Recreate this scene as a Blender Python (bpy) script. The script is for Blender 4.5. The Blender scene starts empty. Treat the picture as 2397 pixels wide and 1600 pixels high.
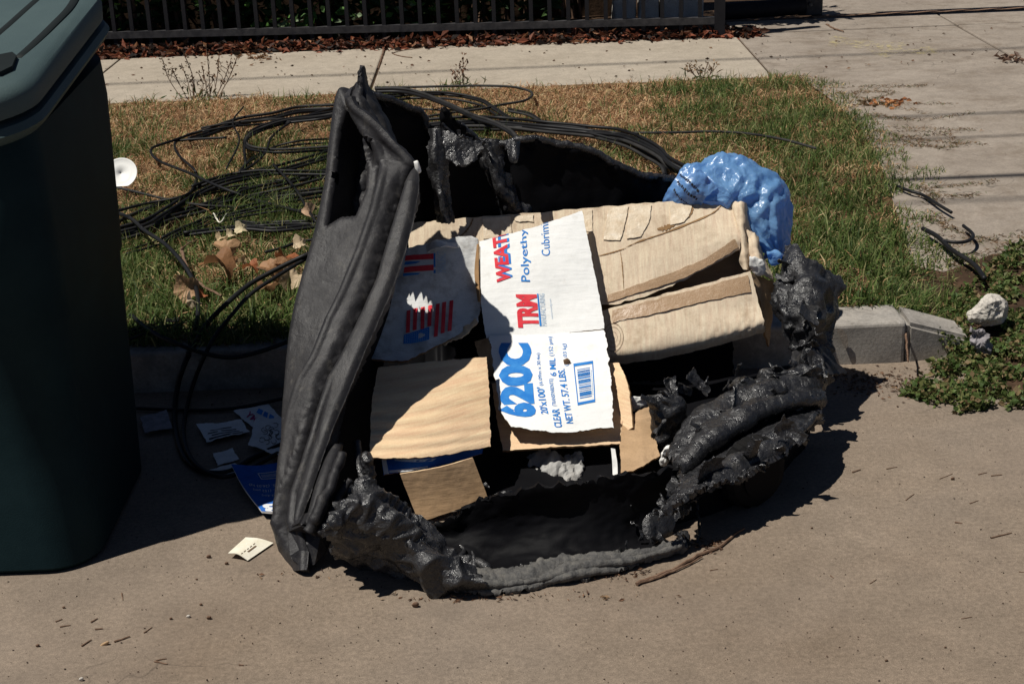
import bpy, bmesh, random
import numpy as np
from math import sin, cos, tan, radians, pi, sqrt, atan2
random.seed(7)
rng = np.random.default_rng(7)
SC = bpy.context.scene
COL = SC.collection

# ------------------------------------------------------------------ camera
FPX, PITCH, ROLL, CAMH = 3600.0, radians(20.7), radians(2.3), 1.65
F = np.array([0, cos(PITCH), -sin(PITCH)]); U0 = np.array([0, sin(PITCH), cos(PITCH)]); R0 = np.array([1.0, 0, 0])
RV = R0*cos(ROLL)-U0*sin(ROLL); UV = U0*cos(ROLL)+R0*sin(ROLL); CP = np.array([0, 0, CAMH])
cam = bpy.data.cameras.new('camera'); camo = bpy.data.objects.new('camera', cam); COL.objects.link(camo)
from mathutils import Matrix, Vector
M = Matrix(((RV[0], UV[0], -F[0], 0), (RV[1], UV[1], -F[1], 0), (RV[2], UV[2], -F[2], CAMH), (0, 0, 0, 1)))
camo.matrix_world = M
cam.sensor_width = 36; cam.lens = FPX/2397*36; cam.clip_start = .05; cam.clip_end = 400
SC.camera = camo

# ------------------------------------------------------------------ light
SUN_AZ, SUN_EL, SUN_E = radians(19), radians(64), 5.0      # direction the shadows fall (from +X towards +Y)
world = bpy.data.worlds.new('World'); SC.world = world; world.use_nodes = True
wn = world.node_tree; wn.nodes.clear()
sky = wn.nodes.new('ShaderNodeTexSky'); sky.sky_type = 'NISHITA'; sky.sun_disc = False; sky.air_density = .40; sky.dust_density = .1
bg = wn.nodes.new('ShaderNodeBackground'); bg.inputs[1].default_value = .05
wo = wn.nodes.new('ShaderNodeOutputWorld')
wn.links.new(sky.outputs[0], bg.inputs[0]); wn.links.new(bg.outputs[0], wo.inputs[0])
sd = Vector((-cos(SUN_AZ)*cos(SUN_EL), -sin(SUN_AZ)*cos(SUN_EL), sin(SUN_EL)))   # towards the sun
sky.sun_elevation = SUN_EL; sky.sun_rotation = atan2(sd.x, sd.y)
sun = bpy.data.lights.new('sun', 'SUN'); sun.energy = SUN_E; sun.angle = radians(.5); sun.color = (1, .955, .88)
suno = bpy.data.objects.new('sun', sun); COL.objects.link(suno)
suno.rotation_euler = sd.to_track_quat('Z', 'Y').to_euler(); suno.location = (-4, -2, 8)
SC.view_settings.view_transform = 'Standard'; SC.view_settings.look = 'None'
SC.view_settings.exposure = 0; SC.view_settings.gamma = 1; SC.view_settings.use_curve_mapping = False

# ------------------------------------------------------------------ measuring helpers (photo pixel -> point in the place)
def ray(x, y): return F*FPX+RV*(x-1198.5)+UV*(800-y)
def gz(x, y, z=0.0): d = ray(x, y); return CP+d*(z-CAMH)/d[2]
def at(x, y, Y): d = ray(x, y); return CP+d*Y/d[1]
def topx(P):
    q = np.asarray(P)-CP; z = q@F
    return np.stack([1198.5+FPX*(q@RV)/z, 800-FPX*(q@UV)/z], -1)

# ------------------------------------------------------------------ noise
_perm = rng.permutation(256); _perm = np.concatenate([_perm, _perm, _perm])
_g = rng.normal(size=(256, 3)); _g /= np.linalg.norm(_g, axis=1)[:, None]
def perlin(P):
    P = np.asarray(P, float); i = np.floor(P).astype(int); f = P-i; i &= 255
    u = f*f*f*(f*(f*6-15)+10); out = 0
    for dx in (0, 1):
        for dy in (0, 1):
            for dz in (0, 1):
                h = _perm[_perm[_perm[(i[..., 0]+dx) & 255]+((i[..., 1]+dy) & 255)]+((i[..., 2]+dz) & 255)]
                g = _g[h]; d = f-np.array([dx, dy, dz])
                w = (u[..., 0] if dx else 1-u[..., 0])*(u[..., 1] if dy else 1-u[..., 1])*(u[..., 2] if dz else 1-u[..., 2])
                out = out+w*(g*d).sum(-1)
    return out
def fbm(P, o=4):
    a = 1; s = 0; P = np.asarray(P, float)
    for k in range(o): s = s+a*perlin(P*2**k+17.3*k); a *= .5
    return s
def ridged(P, o=3):
    a = 1; s = 0; P = np.asarray(P, float)
    for k in range(o): s = s+a*(1-np.abs(perlin(P*2**k+9.1*k))*2.6); a *= .5
    return s/1.6-.6

def crumple(P, s_, k=6, seed=0, warp=.35):
    rs = np.random.default_rng(seed); Q = np.asarray(P)*s_; Q = Q+warp*np.stack([fbm(Q*.7+c_, 2) for c_ in (1.3, 5.1, 8.7)], -1); out = 0
    for i in range(k):
        d = rs.normal(size=3); d /= np.linalg.norm(d); f = rs.uniform(.4, 1.7); x = (Q@d)*f+rs.random(); out = out+(np.abs((x % 1)*2-1)-.5)/f**.8
    return out/sqrt(k)*.62
# ------------------------------------------------------------------ materials
MATS = {}
class NT:
    def __init__(s, name):
        s.m = bpy.data.materials.new(name); s.m.use_nodes = True; s.t = s.m.node_tree; s.b = s.t.nodes['Principled BSDF']; s.o = s.t.nodes['Material Output']
        s.tc = s.t.nodes.new('ShaderNodeTexCoord').outputs['Object']
    def n(s, typ, **k):
        x = s.t.nodes.new(typ)
        for a, v in k.items(): setattr(x, a, v)
        return x
    def l(s, a, b): s.t.links.new(a, b)
    def noise(s, sc, det=4, rough=.6, stretch=None, dist=0):
        x = s.n('ShaderNodeTexNoise'); x.inputs['Scale'].default_value = sc; x.inputs['Detail'].default_value = det; x.inputs['Roughness'].default_value = rough; x.inputs['Distortion'].default_value = dist
        c = s.tc
        if stretch:
            mp = s.n('ShaderNodeMapping'); mp.inputs['Scale'].default_value = stretch; s.l(c, mp.inputs[0]); c = mp.outputs[0]
        s.l(c, x.inputs['Vector']); return x.outputs['Fac']
    def vor(s, sc, feature='F1', warp=0):
        x = s.n('ShaderNodeTexVoronoi'); x.feature = feature; x.inputs['Scale'].default_value = sc
        if warp:
            nn = s.n('ShaderNodeTexNoise'); nn.inputs['Scale'].default_value = sc*1.5; s.l(s.tc, nn.inputs['Vector'])
            mx = s.n('ShaderNodeMix', data_type='RGBA'); mx.blend_type = 'LINEAR_LIGHT'; mx.inputs[0].default_value = warp
            s.l(s.tc, mx.inputs[6]); s.l(nn.outputs['Color'], mx.inputs[7]); s.l(mx.outputs[2], x.inputs['Vector'])
        else: s.l(s.tc, x.inputs['Vector'])
        return x.outputs['Distance']
    def ramp(s, fac, stops):
        r = s.n('ShaderNodeValToRGB'); e = r.color_ramp.elements
        while len(e) < len(stops): e.new(.5)
        for k, (p, c) in enumerate(stops):
            e[k].position = p; e[k].color = (*c, 1) if isinstance(c, tuple) else (c, c, c, 1)
        s.l(fac, r.inputs[0]); return r.outputs[0]
    def mix(s, fac, a, b, mode='MIX'):
        x = s.n('ShaderNodeMix', data_type='RGBA'); x.blend_type = mode
        for ix, v in ((0, fac), (6, a), (7, b)):
            sock = x.inputs[ix]
            if isinstance(v, (int, float)): sock.default_value = v if ix == 0 else (v, v, v, 1)
            elif isinstance(v, tuple): sock.default_value = (*v, 1)
            else: s.l(v, sock)
        return x.outputs[2]
    def bump(s, h, strength=.3, dist=.01, prev=None):
        b = s.n('ShaderNodeBump'); b.inputs['Strength'].default_value = strength; b.inputs['Distance'].default_value = dist
        s.l(h, b.inputs['Height'])
        if prev is not None: s.l(prev, b.inputs['Normal'])
        s.l(b.outputs[0], s.b.inputs['Normal']); return b.outputs[0]
    def col(s, c):
        if isinstance(c, tuple): s.b.inputs['Base Color'].default_value = (*c, 1)
        else: s.l(c, s.b.inputs['Base Color'])
    def rough(s, r, spec=.5):
        if isinstance(r, (int, float)): s.b.inputs['Roughness'].default_value = r
        else: s.l(r, s.b.inputs['Roughness'])
        s.b.inputs['Specular IOR Level'].default_value = spec

def simple(name, c, c2=None, sc=8, rough=.7, spec=.3, bump=0, bsc=60, stretch=None, lo=.35, hi=.65):
    n = NT(name)
    if c2: n.col(n.ramp(n.noise(sc, 5, .65, stretch), [(lo, c), (hi, c2)]))
    else: n.col(c)
    n.rough(rough, spec)
    if bump: n.bump(n.noise(bsc, 4, .7), bump, .004)
    MATS[name] = n.m; return n.m

# street : brownish worn asphalt covered in dust, with cracks
n = NT('street'); big = n.noise(1.3, 6, .6); fine = n.noise(90, 5, .75); med = n.noise(9, 6, .7)
c = n.ramp(big, [(.3, (.172, .130, .094)), (.55, (.208, .164, .124)), (.75, (.192, .158, .127))])
c = n.mix(.55, c, n.ramp(med, [(.3, .36), (.7, .62)]), 'OVERLAY')
c = n.mix(.85, c, n.ramp(fine, [(.25, .30), (.5, .5), (.75, .72)]), 'OVERLAY')
c = n.mix(.8, c, n.ramp(n.noise(420, 3, .8), [(.3, .22), (.7, .78)]), 'OVERLAY')
cr = n.vor(4.1, 'DISTANCE_TO_EDGE', .06); crm = n.ramp(cr, [(0, 1.0), (.006, 0.0)])
crb = n.mix(1, crm, n.ramp(n.noise(1.1, 3, .6), [(.56, 0.0), (.66, .55)]), 'MULTIPLY')
c = n.mix(n.ramp(n.noise(2.6, 5, .7), [(.50, 0.0), (.75, .42)]), c, (.115, .085, .058)); c = n.mix(n.ramp(n.noise(.9, 3, .6), [(.50, 0.0), (.8, .45)]), c, (.20, .165, .14))
c = n.mix(crb, c, (.05, .04, .032)); n.col(c); n.rough(.9, .2)
b = n.bump(fine, .18, .004); n.bump(n.noise(5, 3), .2, .02, b)
MATS['street'] = n.m
# concrete
def concrete(name, a, b_, stainc=(.16, .14, .12), crack=False):
    n = NT(name); c = n.ramp(n.noise(2.2, 6, .65), [(.3, a), (.7, b_)])
    c = n.mix(.5, c, n.ramp(n.noise(120, 4, .75), [(.25, .25), (.75, .75)]), 'OVERLAY')
    c = n.mix(.35, c, n.ramp(n.noise(14, 5, .7), [(.3, .3), (.7, .65)]), 'OVERLAY')
    c = n.mix(n.ramp(n.noise(30, 2, .5), [(.70, 0.0), (.76, .6)]), c, stainc)
    if name == 'concrete_curb': c = n.mix(n.ramp(n.noise(5, 6, .75), [(.42, 0.0), (.62, .75)]), c, (.13, .12, .11)); c = n.mix(n.ramp(n.noise(17, 5, .8), [(.60, 0.0), (.68, .6)]), c, (.45, .42, .38))
    if crack:
        cr = n.ramp(n.vor(2.2, 'DISTANCE_TO_EDGE', .25), [(0, 1.0), (.007, 0.0)])
        c = n.mix(n.mix(1, cr, n.ramp(n.noise(1.5, 2), [(.45, 0.0), (.6, .8)]), 'MULTIPLY'), c, (.07, .06, .05))
        c = n.mix(n.ramp(n.noise(5, 6, .75), [(.48, 0.0), (.70, .65)]), c, (.13, .098, .07))
    n.col(c); n.rough(.88, .2); n.bump(n.noise(110, 5, .7), .3, .004); MATS[name] = n.m
concrete('concrete_walk', (.31, .266, .210), (.37, .322, .260))
concrete('concrete_drive', (.225, .190, .156), (.30, .258, .215), crack=True)
concrete('concrete_curb', (.25, .235, .215), (.38, .345, .30))
concrete('concrete_rock', (.45, .42, .37), (.62, .58, .52))
# yellow paint on the walk
n = NT('yellow_paint'); n.col((.62, .52, .14)); n.rough(.8)
tr = n.n('ShaderNodeBsdfTransparent'); mx = n.n('ShaderNodeMixShader')
al = n.ramp(n.noise(22, 6, .8), [(.50, 0.0), (.70, .5)])
n.l(al, mx.inputs[0]); n.l(tr.outputs[0], mx.inputs[1]); n.l(n.b.outputs[0], mx.inputs[2]); n.l(mx.outputs[0], n.o.inputs[0]); MATS['yellow_paint'] = n.m
# soil under grass
n = NT('soil'); n.col(n.ramp(n.noise(22, 6, .75), [(.3, (.07, .045, .025)), (.55, (.17, .105, .055)), (.75, (.30, .19, .10))])); n.rough(.95, .1); n.bump(n.noise(60, 5, .8), .8, .02); MATS['soil'] = n.m
simple('dark_soil', (.03, .02, .013), (.075, .045, .028), 20, .95, .1, .8)
# leaves / grass with vertex colour
def leafmat(name, trans=.35, rough=.6, bumps=0):
    n = NT(name); a = n.n('ShaderNodeVertexColor'); a.layer_name = 'tint'
    n.l(a.outputs[0], n.b.inputs['Base Color']); n.rough(rough, .25)
    t = n.n('ShaderNodeBsdfTranslucent'); n.l(a.outputs[0], t.inputs[0]); mx = n.n('ShaderNodeMixShader'); mx.inputs[0].default_value = trans
    n.l(n.b.outputs[0], mx.inputs[1]); n.l(t.outputs[0], mx.inputs[2]); n.l(mx.outputs[0], n.o.inputs[0])
    if bumps: n.bump(n.noise(60, 4), bumps, .01)
    MATS[name] = n.m
leafmat('grass'); leafmat('leaf', .3, .55, .4)
# plastics
n = NT('slab_plastic'); c = n.ramp(n.noise(6, 6, .7, (1, 1, .35)), [(.3, (.014, .014, .016)), (.6, (.024, .023, .025)), (.8, (.038, .034, .029))])
c = n.mix(n.ramp(n.noise(160, 2, .5), [(.68, 0.0), (.76, .35)]), c, (.12, .12, .12)); c = n.mix(n.ramp(n.noise(40, 5, .8, (1, 1, .12)), [(.55, 0.0), (.72, .55)]), c, (.085, .078, .068)); n.col(c); n.rough(n.ramp(n.noise(7, 4), [(.3, .38), (.7, .62)]), .24)
b = n.bump(n.noise(140, 4, .8), .35, .004); n.bump(n.noise(14, 3), .25, .012, b); MATS['slab_plastic'] = n.m
n = NT('melted_plastic'); c = n.ramp(n.noise(12, 6, .75), [(.35, (.010, .010, .011)), (.58, (.021, .021, .023)), (.78, (.055, .051, .045))]); n.col(c)
n.rough(n.ramp(n.noise(75, 4, .75), [(.38, .12), (.62, .6)]), .6)
b = n.bump(n.noise(190, 3, .65), .55, .004); n.bump(n.noise(60, 4, .65), .45, .009, b); MATS['melted_plastic'] = n.m
n = NT('ash_plastic'); c = n.ramp(n.noise(45, 6, .8), [(.3, (.035, .035, .037)), (.5, (.10, .097, .092)), (.75, (.20, .185, .16))]); n.col(c); n.rough(.7, .3)
n.bump(n.noise(120, 5, .8), .7, .008); MATS['ash_plastic'] = n.m
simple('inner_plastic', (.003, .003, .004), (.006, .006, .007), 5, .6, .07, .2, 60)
simple('rubber', (.006, .006, .0065), (.011, .0105, .01), 12, .75, .08, .3, 60)
simple('cable', (.006, .006, .007), (.012, .012, .013), 6, .5, .22)
simple('cable_dusty', (.018, .018, .018), (.035, .033, .032), 9, .65, .2)
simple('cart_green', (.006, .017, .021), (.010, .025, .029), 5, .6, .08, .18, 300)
simple('cart_dark', (.004, .007, .007), (.007, .011, .011), 5, .7, .2)
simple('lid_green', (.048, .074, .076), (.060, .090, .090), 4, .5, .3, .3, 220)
simple('iron', (.008, .008, .011), (.014, .014, .017), 30, .65, .2)
simple('iron_worn', (.016, .016, .019), (.05, .048, .05), 25, .6, .35)
# cardboard
def cardboard(name, a, b_, flute=(1, 1, 1), fsc=30, dirt=(.2, .14, .09), dl=.62, dh=.8, df=.5):
    n = NT(name); c = n.ramp(n.noise(5, 6, .7), [(.3, a), (.7, b_)])
    fl = n.noise(fsc, 3, .6, flute); c = n.mix(.30, c, n.ramp(fl, [(.3, .25), (.7, .7)]), 'OVERLAY')
    c = n.mix(.25, c, n.ramp(n.noise(250, 3, .7), [(.3, .3), (.7, .7)]), 'OVERLAY')
    c = n.mix(n.ramp(n.noise(11, 6, .75), [(dl, 0.0), (dh, df)]), c, dirt)
    n.col(c); n.rough(.85, .15); b = n.bump(fl, .35, .004); n.bump(n.noise(9, 4, .6), .3, .01, b); MATS[name] = n.m
cardboard('card_tan', (.56, .455, .33), (.66, .55, .41), (9, 1.0, 1.0), 14, (.26, .18, .11), .52, .74, .6)
cardboard('card_brown', (.64, .455, .275), (.72, .535, .345), (1, 1.3, 22), 9)
cardboard('card_flat', (.36, .235, .13), (.44, .30, .18), (1, 1, 6), 12, (.12, .07, .04), .58, .72, .6)
cardboard('card_edge', (.22, .13, .06), (.33, .2, .1))
cardboard('card_white', (.74, .745, .73), (.80, .80, .78), (1, 1, 8), 12, (.40, .35, .28), .58, .80, .5)
cardboard('card_grime', (.60, .61, .60), (.72, .72, .70), (1, 1, 8), 12, (.22, .20, .17), .45, .68, .8)
cardboard('paper', (.62, .62, .60), (.74, .73, .70), (1, 1, 1), 30, (.3, .28, .24), .55, .75, .5)
cardboard('paper_grey', (.30, .30, .29), (.42, .41, .39), (1, 1, 1), 30, (.16, .14, .12), .5, .7, .7)  # darker, greyer version of the paper colours with random blotches
cardboard('paper_cream', (.70, .66, .54), (.76, .72, .60), (1, 1, 1), 30, (.4, .35, .26), .6, .8, .5)
cardboard('card_blue', (.015, .10, .40), (.025, .13, .46), (1, 1, 1), 30, (.02, .03, .08), .6, .8, .5)
simple('ink_blue', (.020, .17, .52), (.05, .25, .60), 40, .75, .15, 0, 60, None, .4, .75)
simple('ink_red', (.62, .03, .05), (.70, .09, .09), 40, .75, .15, 0, 60, None, .4, .8)
simple('ink_pale', (.42, .53, .66), None, 40, .8, .1)
simple('ink_black', (.03, .03, .035), None, 40, .8, .1)
simple('ink_white', (.62, .64, .66), None, 40, .8, .1)
simple('ink_magenta', (.35, .04, .13), None, 40, .8, .1)
simple('ink_brown', (.16, .10, .06), None, 40, .8, .1)
simple('plate_white', (.80, .80, .77), (.76, .75, .71), 20, .5, .3)
simple('twig', (.11, .065, .042), (.20, .13, .09), 60, .85, .1, .4)
simple('fruit', (.74, .64, .34), (.80, .72, .45), 30, .6, .3)
simple('lint', (.20, .185, .19), (.30, .28, .29), 60, .95, .1, .6)
# shiny packing tape on the box
n = NT('tape'); c = n.ramp(n.vor(42, 'DISTANCE_TO_EDGE', .3), [(0.0, (.60, .48, .34)), (.08, (.30, .18, .095)), (.6, (.36, .225, .125))]); n.col(c); n.rough(.38, .45); n.bump(n.noise(60, 4), .35, .006); MATS['tape'] = n.m
n = NT('tape_clear'); c = n.ramp(n.noise(40, 5, .7), [(.3, (.56, .44, .30)), (.6, (.68, .58, .44)), (.75, (.78, .70, .58))]); n.col(c); n.rough(.4, .45); n.bump(n.noise(70, 4), .4, .006); MATS['tape_clear'] = n.m
# blue bag film
n = NT('bag_blue'); c = n.ramp(n.noise(9, 4), [(.3, (.17, .37, .66)), (.7, (.27, .50, .78))]); n.col(c); n.rough(.28, .9)
n.bump(n.noise(45, 3, .6, None, 1.5), .3, .008)
t = n.n('ShaderNodeBsdfTranslucent'); t.inputs[0].default_value = (.16, .42, .85, 1); mx = n.n('ShaderNodeMixShader'); mx.inputs[0].default_value = .45
n.l(n.b.outputs[0], mx.inputs[1]); n.l(t.outputs[0], mx.inputs[2]); n.l(mx.outputs[0], n.o.inputs[0]); MATS['bag_blue'] = n.m

# ------------------------------------------------------------------ object helpers
def tag(o, label=None, cat=None, group=None, kind=None):
    if label: o['label'] = label
    if cat: o['category'] = cat
    if group: o['group'] = group
    if kind: o['kind'] = kind
    return o
def empty(name, loc, label, cat, group=None):
    o = bpy.data.objects.new(name, None); COL.objects.link(o); o.location = [float(a) for a in loc]; o.empty_display_size = .1
    return tag(o, label, cat, group)
def mesh(name, V, Fc, mat, parent=None, smooth=False, tint=None, base=None):
    V = np.asarray(V, float)
    if parent is not None:
        o0 = np.zeros(3); q = parent
        while q is not None: o0 = o0+np.array(q.location); q = q.parent
    elif base is not None: o0 = np.array(base, float)
    else:
        mn, mx_ = V.min(0), V.max(0); o0 = np.array([(mn[0]+mx_[0])/2, (mn[1]+mx_[1])/2, mn[2]])
    me = bpy.data.meshes.new(name); me.from_pydata((V-o0).tolist(), [], Fc if isinstance(Fc, list) else Fc.tolist())
    if mat: me.materials.append(MATS[mat])
    if smooth: me.polygons.foreach_set('use_smooth', [True]*len(me.polygons))
    if tint is not None:
        ca = me.color_attributes.new('tint', 'FLOAT_COLOR', 'POINT'); t4 = np.ones((len(V), 4)); t4[:, :3] = tint; ca.data.foreach_set('color', t4.ravel())
    me.update(); o = bpy.data.objects.new(name, me); COL.objects.link(o)
    if parent is not None: o.parent = parent
    else: o.location = o0.tolist()
    return o
def box(x0, x1, y0, y1, z0, z1):
    V = [(x, y, z) for z in (z0, z1) for y in (y0, y1) for x in (x0, x1)]
    return V, [[0, 2, 3, 1], [4, 5, 7, 6], [0, 1, 5, 4], [2, 6, 7, 3], [0, 4, 6, 2], [1, 3, 7, 5]]
def bevel_box(name, x0, x1, y0, y1, z0, z1, bev, mat, parent=None, seg=2, jit=0, rot=None):
    bm = bmesh.new(); V, Fc = box(x0, x1, y0, y1, z0, z1); vs = [bm.verts.new(v) for v in V]
    for f_ in Fc: bm.faces.new([vs[i] for i in f_])
    bmesh.ops.recalc_face_normals(bm, faces=bm.faces)
    if bev: bmesh.ops.bevel(bm, geom=list(bm.edges), offset=bev, segments=seg, affect='EDGES', profile=.5)
    bm.verts.index_update(); V = np.array([v.co[:] for v in bm.verts]); Fc = [[v.index for v in f_.verts] for f_ in bm.faces]; bm.free()
    if jit: V = V+fbm(V*9, 3)[:, None]*jit*np.array([1, 1, .6])
    if rot:
        c0 = V.mean(0); a, ax = rot; Mx = np.array(Matrix.Rotation(a, 3, ax)); V = (V-c0)@Mx.T+c0
    return mesh(name, V, Fc, mat, parent)
def crom(P, n):
    P = np.asarray(P, float); m = len(P); Q = np.concatenate([[2*P[0]-P[1]], P, [2*P[-1]-P[-2]]])
    t = np.linspace(0, m-1, n); i = np.minimum(t.astype(int), m-2); f = (t-i).reshape(-1, *([1]*(P.ndim-1)))
    a, b, c, d = Q[i], Q[i+1], Q[i+2], Q[i+3]
    return .5*((2*b)+(-a+c)*f+(2*a-5*b+4*c-d)*f*f+(-a+3*b-3*c+d)*f**3)
def lin(P, n):
    P = np.asarray(P, float); m = len(P); t = np.linspace(0, m-1, n); i = np.minimum(t.astype(int), m-2); f = (t-i).reshape(-1, *([1]*(P.ndim-1)))
    return P[i]*(1-f)+P[i+1]*f
def tube(P, r, seg=8, caps=True, flat=1.0):
    P = np.asarray(P, float); n_ = len(P); r = np.broadcast_to(np.asarray(r, float), (n_,))
    T = np.gradient(P, axis=0); T /= np.linalg.norm(T, axis=1)[:, None]+1e-12
    N = np.cross(T, [0, 0, 1.0]); l_ = np.linalg.norm(N, axis=1)[:, None]; N = np.where(l_ < 1e-3, np.array([1.0, 0, 0]), N/np.maximum(l_, 1e-6)); B = np.cross(N, T)
    a = np.arange(seg)*2*pi/seg; V = P[:, None]+r[:, None, None]*(N[:, None]*np.cos(a)[None, :, None]+flat*B[:, None]*np.sin(a)[None, :, None])
    Fc = [[i*seg+j, i*seg+(j+1) % seg, (i+1)*seg+(j+1) % seg, (i+1)*seg+j] for i in range(n_-1) for j in range(seg)]
    if caps: Fc += [list(range(seg))[::-1], [(n_-1)*seg+j for j in range(seg)]]
    return V.reshape(-1, 3), Fc
def merge(parts):
    V = []; Fc = []; k = 0
    for v, f_ in parts:
        v = np.asarray(v); V.append(v); Fc += [[i+k for i in q] for q in f_]; k += len(v)
    return np.concatenate(V), Fc
def normals(G):
    du = np.gradient(G, axis=1); dv = np.gradient(G, axis=0); N = np.cross(du, dv); N /= np.linalg.norm(N, axis=2)[..., None]+1e-12
    if (N[..., :]*(CP-G)).sum() < 0: N = -N
    return N
def grid_solid(G, N, th):
    m, n_ = G.shape[:2]; A = (G+N*th/2).reshape(-1, 3); B = (G-N*th/2).reshape(-1, 3); K = m*n_; Fc = []
    flip = np.cross(G[0, 1]-G[0, 0], G[1, 0]-G[0, 0])@N[0, 0] < 0
    for i in range(m-1):
        for j in range(n_-1):
            q = [i*n_+j, i*n_+j+1, (i+1)*n_+j+1, (i+1)*n_+j]
            if flip: q = q[::-1]
            Fc += [q, [K+k for k in q[::-1]]]
    rim = [j for j in range(n_)]+[i*n_+n_-1 for i in range(1, m)]+[(m-1)*n_+j for j in range(n_-2, -1, -1)]+[i*n_ for i in range(m-2, 0, -1)]
    for k in range(len(rim)):
        a, b = rim[k], rim[(k+1) % len(rim)]; q = [a, K+a, K+b, b]
        Fc.append(q if not flip else q[::-1])
    return np.concatenate([A, B]), Fc
SURF = {}
def sheet(name, rows, mat, th=.004, m=30, n=30, curve=(True, True), disp=None, ragged=0, parent=None, key=None, smooth=True, edge=None, seed=0):
    """rows: list of rows, each a list of (px,py,Y) or world points (tuple flagged 'w'); a real solid sheet in the place"""
    C_ = np.array([[at(*p) if len(p) == 3 else np.array(p[1:]) for p in r] for r in rows])
    f1, f2 = (crom if curve[0] else lin), (crom if curve[1] else lin)
    G = f1(C_, m); G = f2(G.transpose(1, 0, 2), n).transpose(1, 0, 2)
    N = normals(G); uu, vv = np.meshgrid(np.linspace(0, 1, n), np.linspace(0, 1, m))
    if disp is not None: G = G+N*disp(G, uu, vv)[..., None]
    if ragged:
        du = np.gradient(G, axis=1); dv = np.gradient(G, axis=0); du /= np.linalg.norm(du, axis=2)[..., None]+1e-9; dv /= np.linalg.norm(dv, axis=2)[..., None]+1e-9
        eu = np.maximum(0, 1-np.minimum(uu, 1-uu)*8)*np.where(uu < .5, -1, 1); ev = np.maximum(0, 1-np.minimum(vv, 1-vv)*8)*np.where(vv < .5, -1, 1)
        q = fbm(G*35+seed, 3)+.5*fbm(G*110+seed, 2)
        G = G+du*(eu*q*ragged)[..., None]+dv*(ev*q*ragged)[..., None]
    N = normals(G); V, Fc = grid_solid(G, N, th); o = mesh(name, V, Fc, mat, parent, smooth)
    if smooth:
        ne = 2*(m+n)-4; us = [True]*(len(Fc)-ne)+[False]*ne; o.data.polygons.foreach_set('use_smooth', us)
        try: o.data.set_sharp_from_angle(angle=radians(55))
        except Exception: pass
    if edge:
        o.data.materials.append(MATS[edge]); mi = [0]*(len(Fc)-(2*(m+n)-4))+[1]*(2*(m+n)-4); o.data.polygons.foreach_set('material_index', mi)
    SURF[key or name] = (G, N, th, topx(G)); return o
def surf_pt(key, u, v, off=.0012):
    G, N, th, _ = SURF[key]; m, n_ = G.shape[:2]; u = np.clip(np.asarray(u, float), 0, 1)*(n_-1); v = np.clip(np.asarray(v, float), 0, 1)*(m-1)
    i = np.minimum(v.astype(int), m-2); j = np.minimum(u.astype(int), n_-2); a = (v-i)[..., None]; b = (u-j)[..., None]
    def L(X): return (X[i, j]*(1-a)+X[i+1, j]*a)*(1-b)+(X[i, j+1]*(1-a)+X[i+1, j+1]*a)*b
    return L(G)+L(N)*(th/2+off)
def surf_uv(key, px, py):
    G, N, th, X = SURF[key]; m, n_ = G.shape[:2]; d = (X[..., 0]-px)**2+(X[..., 1]-py)**2; i, j = np.unravel_index(d.argmin(), d.shape)
    i1, j1 = min(max(i, 1), m-2), min(max(j, 1), n_-2); Ju = (X[i1, j1+1]-X[i1, j1-1])/2; Jv = (X[i1+1, j1]-X[i1-1, j1])/2
    s = np.linalg.solve(np.array([[Ju[0], Jv[0]], [Ju[1], Jv[1]]]), np.array([px, py])-X[i, j])
    return np.array([(j+np.clip(s[0], -2, 2))/(n_-1), (i+np.clip(s[1], -2, 2))/(m-1)])
def print_mesh(name, V2, Fc, key, quad, mat, parent, off=.0012):
    """V2 in 0..1 box; quad = where its four corners (bl, br, tr, tl) lie on the sheet"""
    q = [surf_uv(key, *c) for c in quad]; x = V2[:, 0:1]; y = V2[:, 1:2]
    uv = (q[0]*(1-x)+q[1]*x)*(1-y)+(q[3]*(1-x)+q[2]*x)*y
    return mesh(name, surf_pt(key, uv[:, 0], uv[:, 1], off), Fc, mat, parent)
def text2d(s, bold=0, clip=None):
    cu = bpy.data.curves.new('t', 'FONT'); cu.body = s; cu.offset = bold; cu.resolution_u = 3
    o = bpy.data.objects.new('t', cu); COL.objects.link(o); dg = bpy.context.evaluated_depsgraph_get(); me = o.evaluated_get(dg).to_mesh()
    bm = bmesh.new(); bm.from_mesh(me); x = [v.co.x for v in bm.verts]; x0, x1 = min(x), max(x)
    if clip: bmesh.ops.bisect_plane(bm, geom=bm.verts[:]+bm.edges[:]+bm.faces[:], plane_co=(x0+(x1-x0)*clip, 0, 0), plane_no=(1, 0, 0), clear_outer=True)
    for k in range(1, 6):
        bmesh.ops.bisect_plane(bm, geom=bm.verts[:]+bm.edges[:]+bm.faces[:], plane_co=(x0+(x1-x0)*k/6, 0, 0), plane_no=(1, 0, 0))
    bm.verts.index_update(); V = np.array([v.co[:2] for v in bm.verts]); Fc = [[v.index for v in f_.verts] for f_ in bm.faces]; bm.free()
    o.evaluated_get(dg).to_mesh_clear(); bpy.data.objects.remove(o); bpy.data.curves.remove(cu)
    mn, mx_ = V.min(0), V.max(0); return (V-mn)/(mx_-mn), Fc
def text(s, key, quad, mat, parent, bold=0, clip=None, off=.0012, name='lettering'):
    V, Fc = text2d(s, bold, clip); return print_mesh(name, V, Fc, key, quad, mat, parent, off)
def rects(L):
    V = []; Fc = []
    for x0, x1, y0, y1 in L:
        k = len(V); ns = 4
        for i in range(ns+1): V += [(x0+(x1-x0)*i/ns, y0), (x0+(x1-x0)*i/ns, y1)]
        Fc += [[k+2*i, k+2*i+2, k+2*i+3, k+2*i+1] for i in range(ns)]
    return np.array(V, float), Fc
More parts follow.
